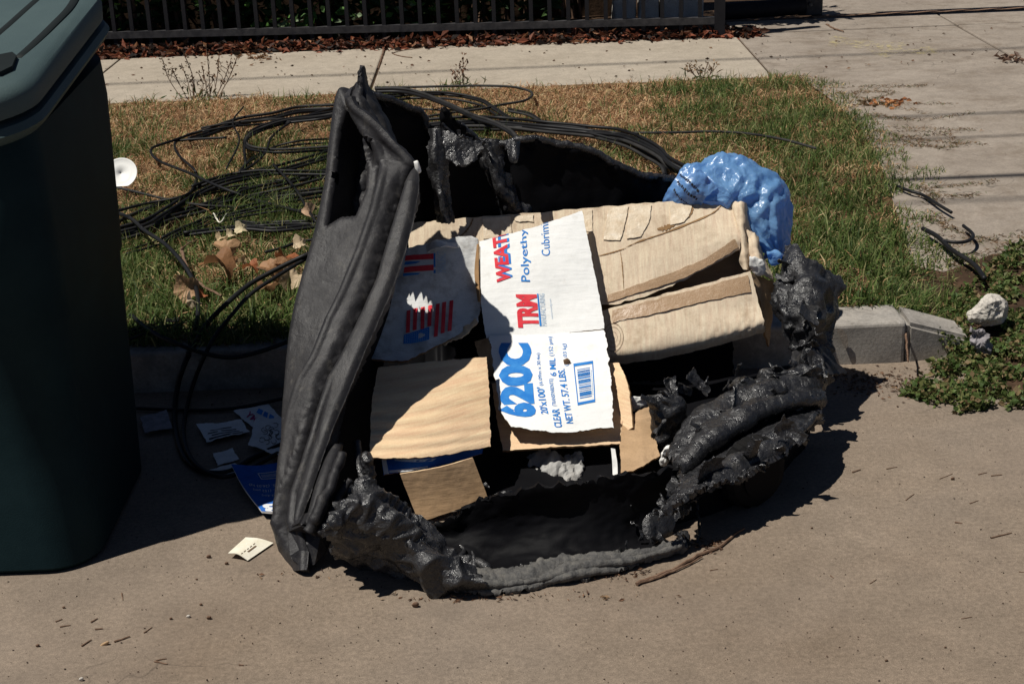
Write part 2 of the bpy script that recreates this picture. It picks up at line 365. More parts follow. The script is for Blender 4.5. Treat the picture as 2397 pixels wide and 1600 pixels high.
def blob(name, outline, Y, depth, mat, disp=None, nk=72, ns=26, parent=None, smooth=True, back=None, tilt=0.0, cen=None):
    """closed lumpy body whose silhouette is the outline (px) at distance Y, with its own thickness"""
    O = crom(np.array(outline+[outline[0]], float), nk+1)[:-1]; c0 = O.mean(0) if cen is None else np.array(cen, float)
    Yf = lambda q: Y+tilt*(q[1]-c0[1])
    W = np.array([at(q[0], q[1], Yf(q)) for q in O]); cw = at(c0[0], c0[1], Y); back = depth if back is None else back
    fw = (CP-cw)/np.linalg.norm(CP-cw); V = []
    ss = np.linspace(0.02, pi-.02, ns)
    for s in ss: V.append(cw+(W-cw)*sin(s)**.75+fw*cos(s)*(depth if s < pi/2 else back))
    G = np.array(V); Gc = np.concatenate([G, G[:, :1]], 1); N = normals(Gc)[:, :-1]
    D = G-cw; N = np.where((N*D).sum(-1, keepdims=True) < 0, -N, N)
    if disp is not None: G = G+N*disp(G)[..., None]
    V = G.reshape(-1, 3); Fc = [[i*nk+j, (i+1)*nk+j, (i+1)*nk+(j+1) % nk, i*nk+(j+1) % nk] for i in range(ns-1) for j in range(nk)]
    Fc += [[j for j in range(nk)], [(ns-1)*nk+j for j in range(nk)][::-1]]
    o = mesh(name, V, Fc, mat, parent, smooth); return o

# ------------------------------------------------------------------ SETTING: ground, walk, kerb
CT = .12          # height of walk and parkway above the street
edge_px = [(2060, 222), (2010, 240), (2030, 262), (2120, 300), (2150, 380), (2180, 470), (2215, 550), (2290, 640), (2330, 690), (2290, 740)]
ge = np.array([gz(x, y, CT)[:2] for x, y in [(1935, 186), (2000, 228), (2075, 290), (2130, 380), (2170, 470), (2215, 560), (2280, 650), (2300, 700), (2255, 745)]])
o_ = np.argsort(ge[:, 1]); ge = ge[o_]
def bound(y): return np.interp(y, ge[:, 1], ge[:, 0])
def zg(x, y):
    x = np.asarray(x, float); y = np.asarray(y, float)
    s = np.clip((y-3.85)/1.7, 0, 1); s = s*s*(3-2*s); t = np.where(y < 4.09, 1, np.clip((x-1.05)/.25, 0, 1))
    return np.where(y < 3.85, 0, CT*((1-t)+t*s))
V, Fc = box(-30, 30, -20, 4.2, -.05, 0); 
street = mesh('street', [(-60, -40, 0), (60, -40, 0), (60, 4.2, 0), (-60, 4.2, 0)], [[0, 1, 2, 3]], 'street'); tag(street, kind='structure')
# far ground beyond the fence, reaching the horizon
gr = mesh('ground', [(-200, 8.86, .09), (200, 8.86, .09), (200, 380, .09), (-200, 380, .09)], [[0, 1, 2, 3]], 'dark_soil'); tag(gr, kind='structure')
# parkway soil
ys = np.linspace(4.2, 7.66, 60); rowsV = []
for y in ys:
    xs = np.linspace(-14, float(bound(y)), 90); z = zg(xs, np.full(90, y))-.004+fbm(np.stack([xs*3, np.full(90, y*3), xs*0], -1), 3)*.012
    rowsV.append(np.stack([xs, np.full(90, y), z], -1))
V = np.array(rowsV); Fc = [[i*90+j, i*90+j+1, (i+1)*90+j+1, (i+1)*90+j] for i in range(59) for j in range(89)]
tag(mesh('parkway', V.reshape(-1, 3), Fc, 'soil', smooth=True), kind='structure')
rowsV = []
ys = np.linspace(3.6, 7.66, 60)
for y in ys:
    xs = np.linspace(float(bound(max(y, 4.2)))-.12 if y > 4.1 else 1.20, 14, 90); z = zg(xs, np.full(90, y))+(.005 if y > 4.62 else -.03)
    rowsV.append(np.stack([xs, np.full(90, y), z], -1))
V = np.array(rowsV); dw = mesh('driveway', V.reshape(-1, 3), Fc, 'concrete_drive', smooth=True); tag(dw, kind='structure')
ap = []
for y in np.linspace(3.70, 4.75, 40):
    xs = np.linspace(1.20 if y > 4.2 else 1.34, 5, 60); yy_ = 3.7+(y-3.7)*(1+.30*fbm(np.stack([xs*2.3, xs*0+2, xs*0], -1), 3)); ap.append(np.stack([xs, yy_, zg(xs, yy_)+.012*np.clip((y-3.7)/.1, 0, 1)+fbm(np.stack([xs*5, np.full(60, y*5), xs*0], -1), 3)*.006*np.clip((y-3.75)*4, 0, 1)-.004], -1))
V = np.array(ap); Fc = [[i*60+j, i*60+j+1, (i+1)*60+j+1, (i+1)*60+j] for i in range(39) for j in range(59)]
tag(mesh('gutter_soil', V.reshape(-1, 3), Fc, 'dark_soil', smooth=True), kind='structure')
# sidewalk of slabs with recessed joints
sw = empty('sidewalk', (0, 8.27, 0), None, None); tag(sw, kind='structure'); sw['label'] = 'pale concrete sidewalk of wide slabs between grass strip and iron fence'
jx = [-8.3, -6.8, -5.26, -3.73, -2.2, -.665, 1.362, 2.645, 4.17, 5.7, 7.2]
for a, b in zip(jx[:-1], jx[1:]):
    dz = random.uniform(-.002, .003)
    bevel_box('slab', a+.006, b-.006, 7.66, 8.935, -.05, CT+dz, .008, 'concrete_walk' if a < 1.3 else 'concrete_drive', sw)
for a, b in zip(jx[:-1], jx[1:]):
    if a > 1.2: bevel_box('slab', a+.006, b-.006, 8.945, 9.36, -.05, CT+.002, .006, 'concrete_drive', sw)
mesh('joint_dirt', *box(-9, 8, 7.64, 8.95, -.04, CT-.012), 'dark_soil', sw)
# thin strip where drive surface goes on behind the fence line
drv = mesh('driveway_far', *box(1.95, 9, 9.45, 14, -.03, CT-.004), 'concrete_drive'); tag(drv, kind='structure')
trk = bevel_box('gate_track', 1.9, 8, 9.37, 9.44, -.02, CT+.008, .004, 'twig'); tag(trk, 'rusty flat gate track set across the driveway behind the sidewalk', 'track')
# yellow marks sprayed on the walk: ragged sheets 1 mm thick
yp = empty('spray_mark', (*gz(2050, 110, CT)[:2], CT), 'faint yellow sprayed marking in patches on the sidewalk slab', 'paint mark')
for (cx, cy, rx, ry) in ((1968, 97, 34, 12), (2030, 104, 34, 9), (2095, 104, 30, 8), (2070, 120, 40, 12), (2160, 119, 42, 9)):
    pts = []
    for k in range(20):
        a = k*pi/10; rr = 1+.25*sin(3*a+cx); pts.append(gz(cx+rx*cos(a)*rr, cy+ry*sin(a)*rr, CT+.006))
    mesh('paint_patch', pts, [list(range(20))], 'yellow_paint', yp)
# kerb
kb = empty('kerb', (0, 4.16, 0), None, None); tag(kb, kind='structure'); kb['label'] = 'worn grey concrete kerb along the street edge'
for a, b in ((-9, -6.1), (-6.1, -3.2), (-3.2, -.4), (-.4, 1.12)):
    bevel_box('kerb_stone', a+.001, b-.001, 4.075, 4.235, -.06, CT+.002, .012, 'concrete_curb', kb, 3, .006)
# end piece tapers down to the drive
kv = [(1.123, 4.075, -.06), (1.36, 4.10, -.06), (1.36, 4.235, -.06), (1.123, 4.235, -.06), (1.123, 4.08, .118), (1.31, 4.115, .052), (1.31, 4.235, .062), (1.123, 4.235, .12)]
bm = bmesh.new(); vs = [bm.verts.new(v) for v in kv]
for q in ([0, 3, 2, 1], [4, 5, 6, 7], [0, 1, 5, 4], [1, 2, 6, 5], [2, 3, 7, 6], [3, 0, 4, 7]): bm.faces.new([vs[i] for i in q])
bmesh.ops.bevel(bm, geom=list(bm.edges), offset=.012, segments=2, affect='EDGES'); bm.verts.index_update()
mesh('kerb_stone', [v.co[:] for v in bm.verts], [[v.index for v in f_.verts] for f_ in bm.faces], 'concrete_curb', kb); bm.free()
# pale scraped patch on kerb
sp = [(1958, 768), (1972, 770), (1984, 786), (1986, 806), (1980, 818), (1973, 806), (1966, 788)]
mesh('chipped_spot', [at(x, y, 4.066) for x, y in sp[::-1]], [list(range(7))], 'concrete_drive', kb)

# ------------------------------------------------------------------ FENCE
fa, fb = np.array([-3.9, 9.36]), np.array([1.23, 8.86]); fl = fb-fa; L = np.linalg.norm(fl); fd = fl/L; fn = np.array([-fd[1], fd[0]])
fence = empty('iron_fence', ((fa+fb)[0]/2, (fa+fb)[1]/2, .1), 'black iron picket fence with a low bottom rail behind the sidewalk', 'fence')
ang = atan2(fd[1], fd[0])
def rotbox(cx, cy, hx, hy, z0, z1):
    V, Fc = box(-hx, hx, -hy, hy, z0, z1); V = np.array(V); c, s = cos(ang), sin(ang)
    return np.stack([cx+V[:, 0]*c-V[:, 1]*s, cy+V[:, 0]*s+V[:, 1]*c, V[:, 2]], -1), Fc
npk = int(L/.1075)
pk0 = None
for k in range(npk+1):
    c = fa+fd*(.02+k*.1075); tipz = 1.25
    if pk0 is None:
        V, Fc = rotbox(*c, .0115, .0115, .165, tipz); pk0 = mesh('picket', V, Fc, 'iron', fence); p0 = c
    else:
        q = pk0.copy(); COL.objects.link(q); q.parent = fence; q.location = (c[0]-p0[0], c[1]-p0[1], random.uniform(-.004, .004))
for z0, z1 in ((.195, .235), (1.1, 1.135)):
    m_ = (fa+fb)/2; V, Fc = rotbox(*m_, L/2, .017, z0, z1); mesh('rail', V, Fc, 'iron_worn', fence)
for cc in (fb+fd*.03, fa): V, Fc = rotbox(*cc, .03, .03, .05, 1.4); mesh('post', V, Fc, 'iron', fence)

# gate: hangs right of the fence, its lowest bars just above the picture, its shadow falls on the drive
gate = empty('sliding_gate', (2.9, 9.3, .1), 'black barred gate whose striped shadow falls over the driveway', 'gate')
for k in range(20): mesh('bar', *box(1.80+k*.19, 1.826+k*.19, 9.30, 9.323, .36, 1.5), 'iron', gate)
mesh('rail', *box(1.72, 5.3, 9.285, 9.338, .32, .36), 'iron_worn', gate); mesh('rail', *box(1.72, 5.3, 9.285, 9.338, 1.4, 1.44), 'iron_worn', gate)
Vp, Fp = tube(np.linspace(at(1690, 28, 9.42), at(1885, 14, 9.42), 12), .052, 16); mesh('roller_tube', Vp, Fp, 'iron', gate, True)
pb = gz(1898, 42, CT); bevel_box('bracket', pb[0]-.07, pb[0]+.075, pb[1]+.02, pb[1]+.14, CT+.01, CT+.30, .006, 'iron_worn', gate)
Vp, Fp = tube([(pb[0], pb[1]+.022, .2), (pb[0], pb[1]+.0, .2)], .012, 8); mesh('bolt', Vp, Fp, 'ash_plastic', gate)

# low pale stone edging behind the fence at right
for (x0, x1, y0, y1, nm) in ((1438, 1490, 14, 46, 'a'), (1497, 1545, 12, 45, 'b'), (1550, 1592, 12, 44, 'c'), (1598, 1648, 10, 42, 'd')):
    c0 = gz((x0+x1)/2, y1, .12); w = (x1-x0)/3600*9.6
    o = bevel_box('edging_stone', c0[0]-w/2, c0[0]+w/2, c0[1]+.02, c0[1]+.2, .09, .25, .025, 'concrete_rock', None, 2, .02)
    tag(o, {'a': 'pale edging stone behind the fence, leftmost of the row', 'b': 'pale edging stone behind the fence, second from the left', 'c': 'pale edging stone behind the fence, third from the left', 'd': 'pale edging stone behind the fence, nearest the fence post'}[nm], 'stone', 'pale stones behind the iron fence')

# ------------------------------------------------------------------ leaves (many small quads)
def leafcloud(P, size, tint, up=.3, asp=.45, fold=.25, droop=0):
    n_ = len(P); d = rng.normal(size=(n_, 3)); d[:, 2] = d[:, 2]*up-droop; d /= np.linalg.norm(d, axis=1)[:, None]
    s = np.cross(d, rng.normal(size=(n_, 3))); s /= np.linalg.norm(s, axis=1)[:, None]; nn = np.cross(d, s); size = np.broadcast_to(size, (n_,))[:, None]
    a = P; m1 = P+d*size*.5+s*size*asp*.5+nn*size*fold*.3; m2 = P+d*size*.5-s*size*asp*.5+nn*size*fold*.3; mid = P+d*size*.55; t = P+d*size
    V = np.stack([a, m1, t, m2, mid], 1).reshape(-1, 3); k = np.arange(n_)*5
    Fc = np.concatenate([np.stack([k, k+1, k+4], 1), np.stack([k+1, k+2, k+4], 1), np.stack([k+2, k+3, k+4], 1), np.stack([k+3, k, k+4], 1)])
    return V, Fc, np.repeat(tint, 5, 0)
def tints(n_, cols, w, jit=.25):
    c = np.array(cols)[rng.choice(len(cols), n_, p=np.array(w)/sum(w))]; return c*(1+rng.uniform(-jit, jit, (n_, 1)))
# hedge: a dense shrub row, its unseen top made to overhang and shade the fence
def inhedge(n_):
    x = rng.uniform(-5.2, 1.32, n_); z = rng.uniform(.12, 2.0, n_)**1.0; front = 9.52-(x+2)*.06-.30*np.clip((z-.55)/.6, 0, 1)
    y = front+np.abs(rng.normal(size=n_))*.22; return np.stack([x, y, z], -1)
hedge = empty('hedge', (-1.8, 9.8, .1), 'dark leafy hedge growing in shade behind the iron fence', 'hedge')
P = inhedge(26000); P = P[((P[:, 2] > .5) | (rng.random(len(P)) < .55)) & ~((P[:, 0] > .42) & (P[:, 2] < .62))]
V, Fc, T = leafcloud(P, rng.uniform(.06, .12, len(P)), tints(len(P), [(.018, .045, .012), (.03, .07, .018), (.06, .12, .03)], [5, 4, 1]))
mesh('foliage', V, Fc, 'leaf', hedge, tint=T)['kind'] = 'stuff'
st = []
for k in range(60):
    x = random.uniform(-5, 1.25); y = 9.65+random.uniform(0, .3); P = np.array([[x, y, .08], [x+random.uniform(-.08, .08), y-.03, .6], [x+random.uniform(-.15, .15), y-.1, 1.3]]); st.append(tube(crom(P, 6), .012, 5))
mesh('stems', *merge(st), 'twig', hedge)
V, Fc = box(-6, 1.3, 10.0, 10.06, .05, 2.1); mesh('dark_backing', V, Fc, 'dark_soil', hedge)  # plain flat dark slab closing the hedge behind the leaves
# brighter leaf sprigs poking low through the hedge
for (px_, py_, nl, sz) in ((240, 14, 9, .07), (300, 55, 5, .06), (620, 55, 12, .1), (735, 40, 16, .11), (690, 65, 9, .1), (830, 22, 7, .08), (950, 10, 9, .09), (1010, 10, 8, .09), (1100, 22, 6, .07), (480, 5, 6, .07)):
    c = at(px_, py_, 9.36); P = c+rng.normal(size=(nl, 3))*np.array([.06, .03, .04]); V, Fc, T = leafcloud(P, sz*.9, tints(nl, [(.10, .22, .05), (.14, .26, .09), (.2, .26, .15)], [4, 2, 1]), .4)
    g = mesh('sprig', V, Fc, 'leaf', hedge, tint=T); g['kind'] = 'stuff'

# leaf litter along the foot of the fence
n_ = 5200; x = rng.uniform(-3.6, 1.5, n_); t = rng.random(n_); yb = 9.06-(x+2)*.055; y = yb+rng.normal(size=n_)*.07+.02; y = np.maximum(y, 8.80+rng.random(n_)*.06); z = .115+np.clip(.05-np.abs(y-yb)*.3, 0, .05)*rng.random(n_)+.004
V, Fc, T = leafcloud(np.stack([x, y, z], -1), rng.uniform(.03, .075, n_), tints(n_, [(.24, .075, .04), (.16, .055, .03), (.07, .03, .018), (.34, .17, .09), (.02, .013, .01)], [3, 4, 5, 1.5, 6]), .25, .5, .5)
tag(mesh('leaf_litter', V, Fc, 'leaf', tint=T), 'band of fallen reddish brown leaves heaped along the foot of the fence', 'leaf litter', kind='stuff')
n_ = 260; x = rng.uniform(-3, 3, n_); y = rng.uniform(7.7, 8.9, n_)
V, Fc, T = leafcloud(np.stack([x, y, np.full(n_, CT+.006)], -1), rng.uniform(.006, .028, n_), tints(n_, [(.14, .07, .04), (.06, .035, .02), (.2, .12, .07)], [3, 3, 2]), .06, .5, .3)
tag(mesh('leaf_crumbs', V, Fc, 'leaf', tint=T), 'small dry leaf crumbs scattered on the sidewalk', 'leaf crumbs', kind='stuff')

# ------------------------------------------------------------------ grass
def blades(X, Y, Z, h, w, tint, lean, segs=2):
    n_ = len(X); a = rng.uniform(0, 2*pi, n_); d = np.stack([np.cos(a), np.sin(a), np.zeros(n_)], -1); s = np.stack([-np.sin(a), np.cos(a), np.zeros(n_)], -1)
    s = s*.6+rng.normal(size=(n_, 3))*.35; s /= np.linalg.norm(s, axis=1)[:, None]
    b = np.stack([X, Y, Z], -1); h = h[:, None]; w = w[:, None]; le = lean[:, None]
    up = np.array([0, 0, 1.0]); p1 = b+up*h*.55*np.cos(le)+d*h*.5*np.sin(le); l2 = np.minimum(le*1.9, 1.9); p2 = p1+up*h*.5*np.cos(l2)+d*h*.5*np.sin(l2)
    p2[:, 2] = np.maximum(p2[:, 2], Z+.003)
    V = np.stack([b-s*w*.5, b+s*w*.5, p1+s*w*.4, p1-s*w*.4, p2], 1).reshape(-1, 3); k = np.arange(n_)*5
    F4 = np.stack([k, k+1, k+2, k+3], 1).tolist(); F3 = np.stack([k+3, k+2, k+4], 1).tolist()
    return V, F4+F3, np.repeat(tint, 5, 0)
def clampx(n_, x0, x1, y0, y1, pw=1.0):
    return rng.uniform(x0, x1, n_), y0+(y1-y0)*rng.random(n_)**pw
NB = 240000
X, Y = clampx(NB, -3.4, 2.3, 4.10, 7.74, 1.15)
# uneven margins: spills over walk and drive
e1 = 7.63+.12*fbm(np.stack([X*3.2, Y*0, X*0+3], -1), 4); e2 = bound(Y)-.02+.26*fbm(np.stack([X*0, Y*3.1, X*0+9], -1), 4)+.02
e0 = 4.215+.03*fbm(np.stack([X*4, Y*0, X*0+5], -1), 3)-.10*(X < -.3)
keep = (Y < e1) & (X < e2) & (Y > e0); X, Y = X[keep], Y[keep]
green = fbm(np.stack([X*1.3, Y*1.3, X*0+1.7], -1), 3)*.9
green += .10*np.clip((X-.5)/.4, 0, 1)
green += .75*fbm(np.stack([X*2.6, Y*4, X*0+8], -1), 2)
green += np.interp(Y, [4.2, 4.9, 5.8, 6.7, 7.6], [.36, .22, .08, -.24, -.34])+0-np.clip(.3-np.abs(X-.2), 0, .3)*.4
dens = fbm(np.stack([X*5, Y*5, X*0+4], -1), 3); keep = (dens > -.20) | (rng.random(len(X)) < .28); X, Y, green = X[keep], Y[keep], green[keep]
n_ = len(X); isg = rng.random(n_) < np.clip(.5+green*1.15, .06, .93)
dry = tints(n_, [(.50, .31, .165), (.40, .21, .105), (.62, .45, .26), (.26, .13, .07), (.55, .42, .22)], [4, 3, 2.4, 2, 1.6], .25)
grn = tints(n_, [(.085, .135, .032), (.12, .17, .045), (.17, .20, .07), (.30, .28, .12), (.05, .085, .022)], [4, 4, 2, 2, 3], .25)
tint = np.where(isg[:, None], grn, dry)
h = np.where(isg, rng.uniform(.03, .085, n_), rng.uniform(.02, .075, n_))*(1+.35*np.clip(green, -1, 1)); h = h*np.clip((bound(Y)+.12-X)/.3, .4, 1)*(1+.5*np.clip(fbm(np.stack([X*7, Y*7, X*0+2], -1), 2), -.5, 1)); tall = rng.random(n_) < .012; h = np.where(tall, h*1.5, h)
lean = np.where(isg, rng.uniform(.15, 1.1, n_), rng.uniform(.5, 1.5, n_))
V, Fc, T = blades(X, Y, zg(X, Y)-.002, h, np.where(isg, .0042, .0042)*np.interp(Y, [4.2, 5.4], [1.25, 1.0]), tint, lean)
gobj = mesh('grass', V, Fc, 'grass', tint=T); tag(gobj, 'parched brown and green grass covering the strip between walk and kerb', 'grass', kind='stuff')
# creeping weeds at the right, in the gutter
poly = np.array([gz(x, y, 0)[:2] for x, y in [(2230, 735), (2260, 770), (2200, 800), (2190, 860), (2150, 900), (2130, 925), (2180, 950), (2290, 975), (2420, 965), (2520, 960), (2520, 610), (2400, 620), (2350, 650), (2290, 690)]])
def inpoly(x, y, P_):
    c = np.zeros(len(x), bool); j = len(P_)-1
    for i in range(len(P_)):
        xi, yi, xj, yj = *P_[i], *P_[j]; c ^= ((yi > y) != (yj > y)) & (x < (xj-xi)*(y-yi)/(yj-yi+1e-12)+xi); j = i
    return c
n_ = 60000; X = rng.uniform(1.0, 2.1, n_); Y = rng.uniform(3.6, 4.9, n_); jx_ = .10*fbm(np.stack([X*6, Y*6, X*0], -1), 4); k = inpoly(X+jx_, Y+jx_, poly) & (fbm(np.stack([X*9, Y*9, X*0+3], -1), 3) > -.06); X, Y = X[k][:17000], Y[k][:17000]
Z = zg(X, Y)+rng.random(len(X))*.035
V, Fc, T = leafcloud(np.stack([X, Y, Z], -1), rng.uniform(.008, .026, len(X)), tints(len(X), [(.06, .10, .025), (.10, .14, .04), (.16, .17, .06), (.20, .14, .07)], [3, 4, 3, 2]), .5, .7, .3)
tag(mesh('creeping_weeds', V, Fc, 'leaf', tint=T), 'low mat of dark green creeping weeds in the gutter at right', 'weeds', kind='stuff')
# stray thatch over the drive edge, in runners
pp = []; tt = []
for k in range(26):
    y0 = random.uniform(4.4, 7.3); x0 = float(bound(y0))-.02; a = random.uniform(-.9, .6); P0 = np.array([x0, y0]); ln = random.uniform(.15, .5)
    for q in np.linspace(0, 1, 26):
        a += random.uniform(-.25, .25); P0 = P0+np.array([cos(a), sin(a)])*ln/26
        for r_ in range(5): pp.append((P0[0]+random.gauss(0, .014), P0[1]+random.gauss(0, .014)))
pp = np.array(pp); n_ = len(pp); tint = tints(n_, [(.18, .11, .06), (.28, .18, .1), (.08, .10, .03), (.07, .045, .03)], [3, 2, 2, 2])
V, Fc, T = blades(pp[:, 0], pp[:, 1], zg(pp[:, 0], pp[:, 1])+.004, rng.uniform(.012, .04, n_), np.full(n_, .003), tint, rng.uniform(.9, 1.5, n_))
tag(mesh('grass_runners', V, Fc, 'grass', tint=T), 'dry grass runners straggling from the lawn edge over the driveway', 'grass', kind='stuff')
# dirt and dead leaf bits along the street at kerb foot
pp = []
for (cx, cy, sx, sy, nn) in ((2060, 890, 70, 18, 260), (2150, 905, 50, 14, 200), (1990, 880, 45, 12, 120), (1250, 1396, 110, 5, 60), (1430, 1345, 60, 7, 90), (1640, 1275, 26, 9, 90), (720, 1345, 60, 8, 20), (2020, 905, 20, 8, 60), (500, 900, 100, 30, 120), (1060, 1395, 60, 6, 60)):
    for k in range(nn): pp.append(gz(random.gauss(cx, sx), random.gauss(cy, sy), .003))
pp = np.array(pp); pp = pp[pp[:, 1] < 4.05]; n_ = len(pp)
V, Fc, T = leafcloud(pp, rng.uniform(.004, .016, n_), tints(n_, [(.10, .06, .04), (.20, .11, .065), (.26, .17, .10), (.06, .035, .025)], [4, 3, 1.5, 2]), .15, .4, .4)
tag(mesh('gutter_debris', V, Fc, 'leaf', tint=T), 'scattered crumbled leaves and dirt on the street along kerb and burnt bin', 'debris', kind='stuff')
n_ = 900; q = rng.uniform([0, 980], [2397, 1600], (n_, 2)); pp = np.array([gz(a, b, .001) for a, b in q])
V, Fc, T = leafcloud(pp, rng.uniform(.002, .006, n_), tints(n_, [(.08, .05, .035), (.25, .2, .15), (.05, .035, .03)], [3, 1, 3]), .3, .8, .5)
tag(mesh('grit', V, Fc, 'leaf', tint=T), 'loose grit and tiny specks strewn over the street', 'grit', kind='stuff')

# ------------------------------------------------------------------ seedhead weeds
def weed(name, px0, stalks, label, cat, hgt, seedc=(.09, .06, .035)):
    b = gz(*px0, CT); root = empty(name, b, label, cat); ps = []; sp_ = []
    for (dx, hh, bend) in stalks:
        x0 = dx*.4; P = np.array([[b[0]+x0*.5, b[1], CT], [b[0]+x0+bend*.3, b[1]+.02, CT+hh*.5], [b[0]+x0+bend, b[1]+.02, CT+hh]]); Q = crom(P, 10); ps.append(tube(Q, .0022, 4))
        for q in Q[-4:]:
            for r_ in range(3): sp_.append(q+np.array([random.gauss(0, .006), random.gauss(0, .006), random.gauss(0, .008)]))
        for q in Q[2:6]:
            if random.random() < .6:
                e = q+np.array([random.uniform(-.05, .05), random.uniform(-.02, .02), random.uniform(.02, .06)]); ps.append(tube([q, (q+e)/2+.004, e], .0014, 4)); sp_ += [e+np.array([0, 0, .004*r_]) for r_ in range(4)]
    mesh('stalks', *merge(ps), 'twig', root); sp_ = np.array(sp_)
    V, Fc, T = leafcloud(sp_, .018, tints(len(sp_), [seedc, tuple(c*1.6 for c in seedc)], [1, 1]), 1.2, .5); mesh('seed_heads', V, Fc, 'leaf', root, tint=T)['kind'] = 'stuff'
    P = np.array([b[0], b[1], CT+.01])+rng.normal(size=(40, 3))*np.array([.05, .02, .015]); V, Fc, T = leafcloud(P, .05, tints(40, [(.06, .10, .03), (.2, .14, .07)], [2, 1]), 1.5, .18); mesh('leaves', V, Fc, 'leaf', root, tint=T)
weed('tall_weed', (450, 232), [(-.25, .20, -.03), (-.12, .15, -.04), (-.02, .17, -.03), (.06, .24, -.05), (.02, .12, 0), (.16, .12, -.02)], 'tall weed with dark brown seed heads at the sidewalk edge', 'weed', .2)
weed('wispy_weed', (490, 230), [(.02, .26, .0), (.10, .22, .03), (.16, .18, .06), (.22, .2, .07), (-.03, .16, -.01)], 'wispy dry weed with fine branches beside the dark seed-head weed', 'weed', .2, (.16, .1, .06))
weed('rusty_weed', (1085, 205), [(.0, .15, .005), (.01, .12, -.02), (-.03, .09, -.05)], 'small reddish brown seeding weed behind the cable loops', 'weed', .15, (.14, .07, .04))
weed('bent_weed', (1640, 190), [(.0, .06, .01), (.05, .09, .02), (-.06, .07, -.03), (.12, .06, .01)], 'thin dry grass stalks standing at the walk edge beyond the blue bag', 'weed', .1, (.2, .13, .07))

# ------------------------------------------------------------------ GREEN WHEELED BIN at left
cart = empty('wheeled_bin', (-1.2, 3.35, 0), 'dark green wheeled refuse bin with a paler ribbed lid at the left edge', 'wheeled bin')
BB = np.array([-1.48, -.945, 3.025, 3.62]); BT = np.array([-1.70, -1.00, 3.11, 4.02])
def ring(b, r_, grow, z, slope=0, nseg=10):
    pts = []; x0, x1, y0, y1 = b[0]-grow, b[1]+grow, b[2]-grow, b[3]+grow
    for (cx, cy, s0) in ((x0+r_, y0+r_, 180), (x1-r_, y0+r_, 270), (x1-r_, y1-r_, 0), (x0+r_, y1-r_, 90)):
        for k in range(nseg+1):
            t_ = radians(s0+90*k/nseg); X_ = cx+r_*cos(t_); Y_ = cy+r_*sin(t_); pts.append((X_, Y_, z+slope*(Y_-3.2)))
    return pts
def loft(name, rings, mat, parent, cap=(True, True), ang=40):
    k = len(rings[0]); V = np.array(rings).reshape(-1, 3); Fc = [[i*k+j, i*k+(j+1) % k, (i+1)*k+(j+1) % k, (i+1)*k+j] for i in range(len(rings)-1) for j in range(k)]
    if cap[0]: Fc.append(list(range(k))[::-1])
    if cap[1]: Fc.append([(len(rings)-1)*k+j for j in range(k)])
    o = mesh(name, V, Fc, mat, parent, True); o.data.set_sharp_from_angle(angle=radians(ang)); return o
SL = .125; ZT = 1.0
def bl(t_): return BB*(1-t_)+BT*t_
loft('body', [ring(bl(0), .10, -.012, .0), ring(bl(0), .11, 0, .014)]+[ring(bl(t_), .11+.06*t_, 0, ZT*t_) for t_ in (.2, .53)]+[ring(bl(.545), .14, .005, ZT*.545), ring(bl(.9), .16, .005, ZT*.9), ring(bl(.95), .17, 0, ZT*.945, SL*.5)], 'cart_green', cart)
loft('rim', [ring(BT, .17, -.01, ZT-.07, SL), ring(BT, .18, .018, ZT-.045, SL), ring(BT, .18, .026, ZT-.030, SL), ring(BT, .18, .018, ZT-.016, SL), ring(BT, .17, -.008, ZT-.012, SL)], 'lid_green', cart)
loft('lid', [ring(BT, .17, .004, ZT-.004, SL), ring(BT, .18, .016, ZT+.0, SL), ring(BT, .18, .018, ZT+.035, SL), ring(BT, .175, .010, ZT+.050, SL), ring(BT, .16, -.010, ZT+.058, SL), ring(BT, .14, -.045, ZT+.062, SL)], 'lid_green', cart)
lz = lambda Y_: ZT+.062+SL*(Y_-3.2)
def lidp(px_, py_):
    d = ray(px_, py_); return CP+d*((ZT+.062-3.2*SL-CAMH)/(d[2]-SL*d[1]))
for P, w in (([(-20, 92), (20, 58), (60, 22), (110, -22), (140, -60)], .0125), ([(40, 136), (80, 100), (125, 56), (160, 20), (178, -10), (185, -40)], .0125), ([(-90, 60), (-40, 20), (20, -30)], .0125)):
    P = [q for q in (lidp(*p) for p in P) if 3.0 < q[1] < 4.05]
    Q = crom(np.array(P)+np.array([0, 0, -.002]), 20); V, Fc = tube(Q, w, 8, True, .25); mesh('lid_groove', V, Fc, 'cart_dark', cart, True)
g0 = [lidp(*p) for p in ((-60, 150), (30, 132), (40, 140), (30, 165), (0, 180), (-60, 185))]
V = np.array([q+np.array([0, 0, -.004]) for q in g0]+[q+np.array([0, 0, .010]) for q in g0]); mesh('lid_grip', V, [[5, 4, 3, 2, 1, 0], [6, 7, 8, 9, 10, 11]]+[[k, (k+1) % 6, 6+(k+1) % 6, 6+k] for k in range(6)], 'cart_dark', cart)
Hh = [(-1.58, 3.98, .95), (-1.58, 4.07, 1.02), (-1.08, 4.07, 1.02), (-1.08, 3.98, .95)]
V, Fc = tube(lin(Hh, 22), .016, 8); mesh('handle', V, Fc, 'cart_green', cart, True)
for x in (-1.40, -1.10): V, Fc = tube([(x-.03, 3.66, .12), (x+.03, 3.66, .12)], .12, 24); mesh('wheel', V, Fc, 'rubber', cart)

# ------------------------------------------------------------------ BURNT BIN
mb = empty('burnt_bin', (0.1, 3.5, 0), 'black plastic wheeled bin melted and collapsed open in the gutter, full of cardboard', 'burnt bin')
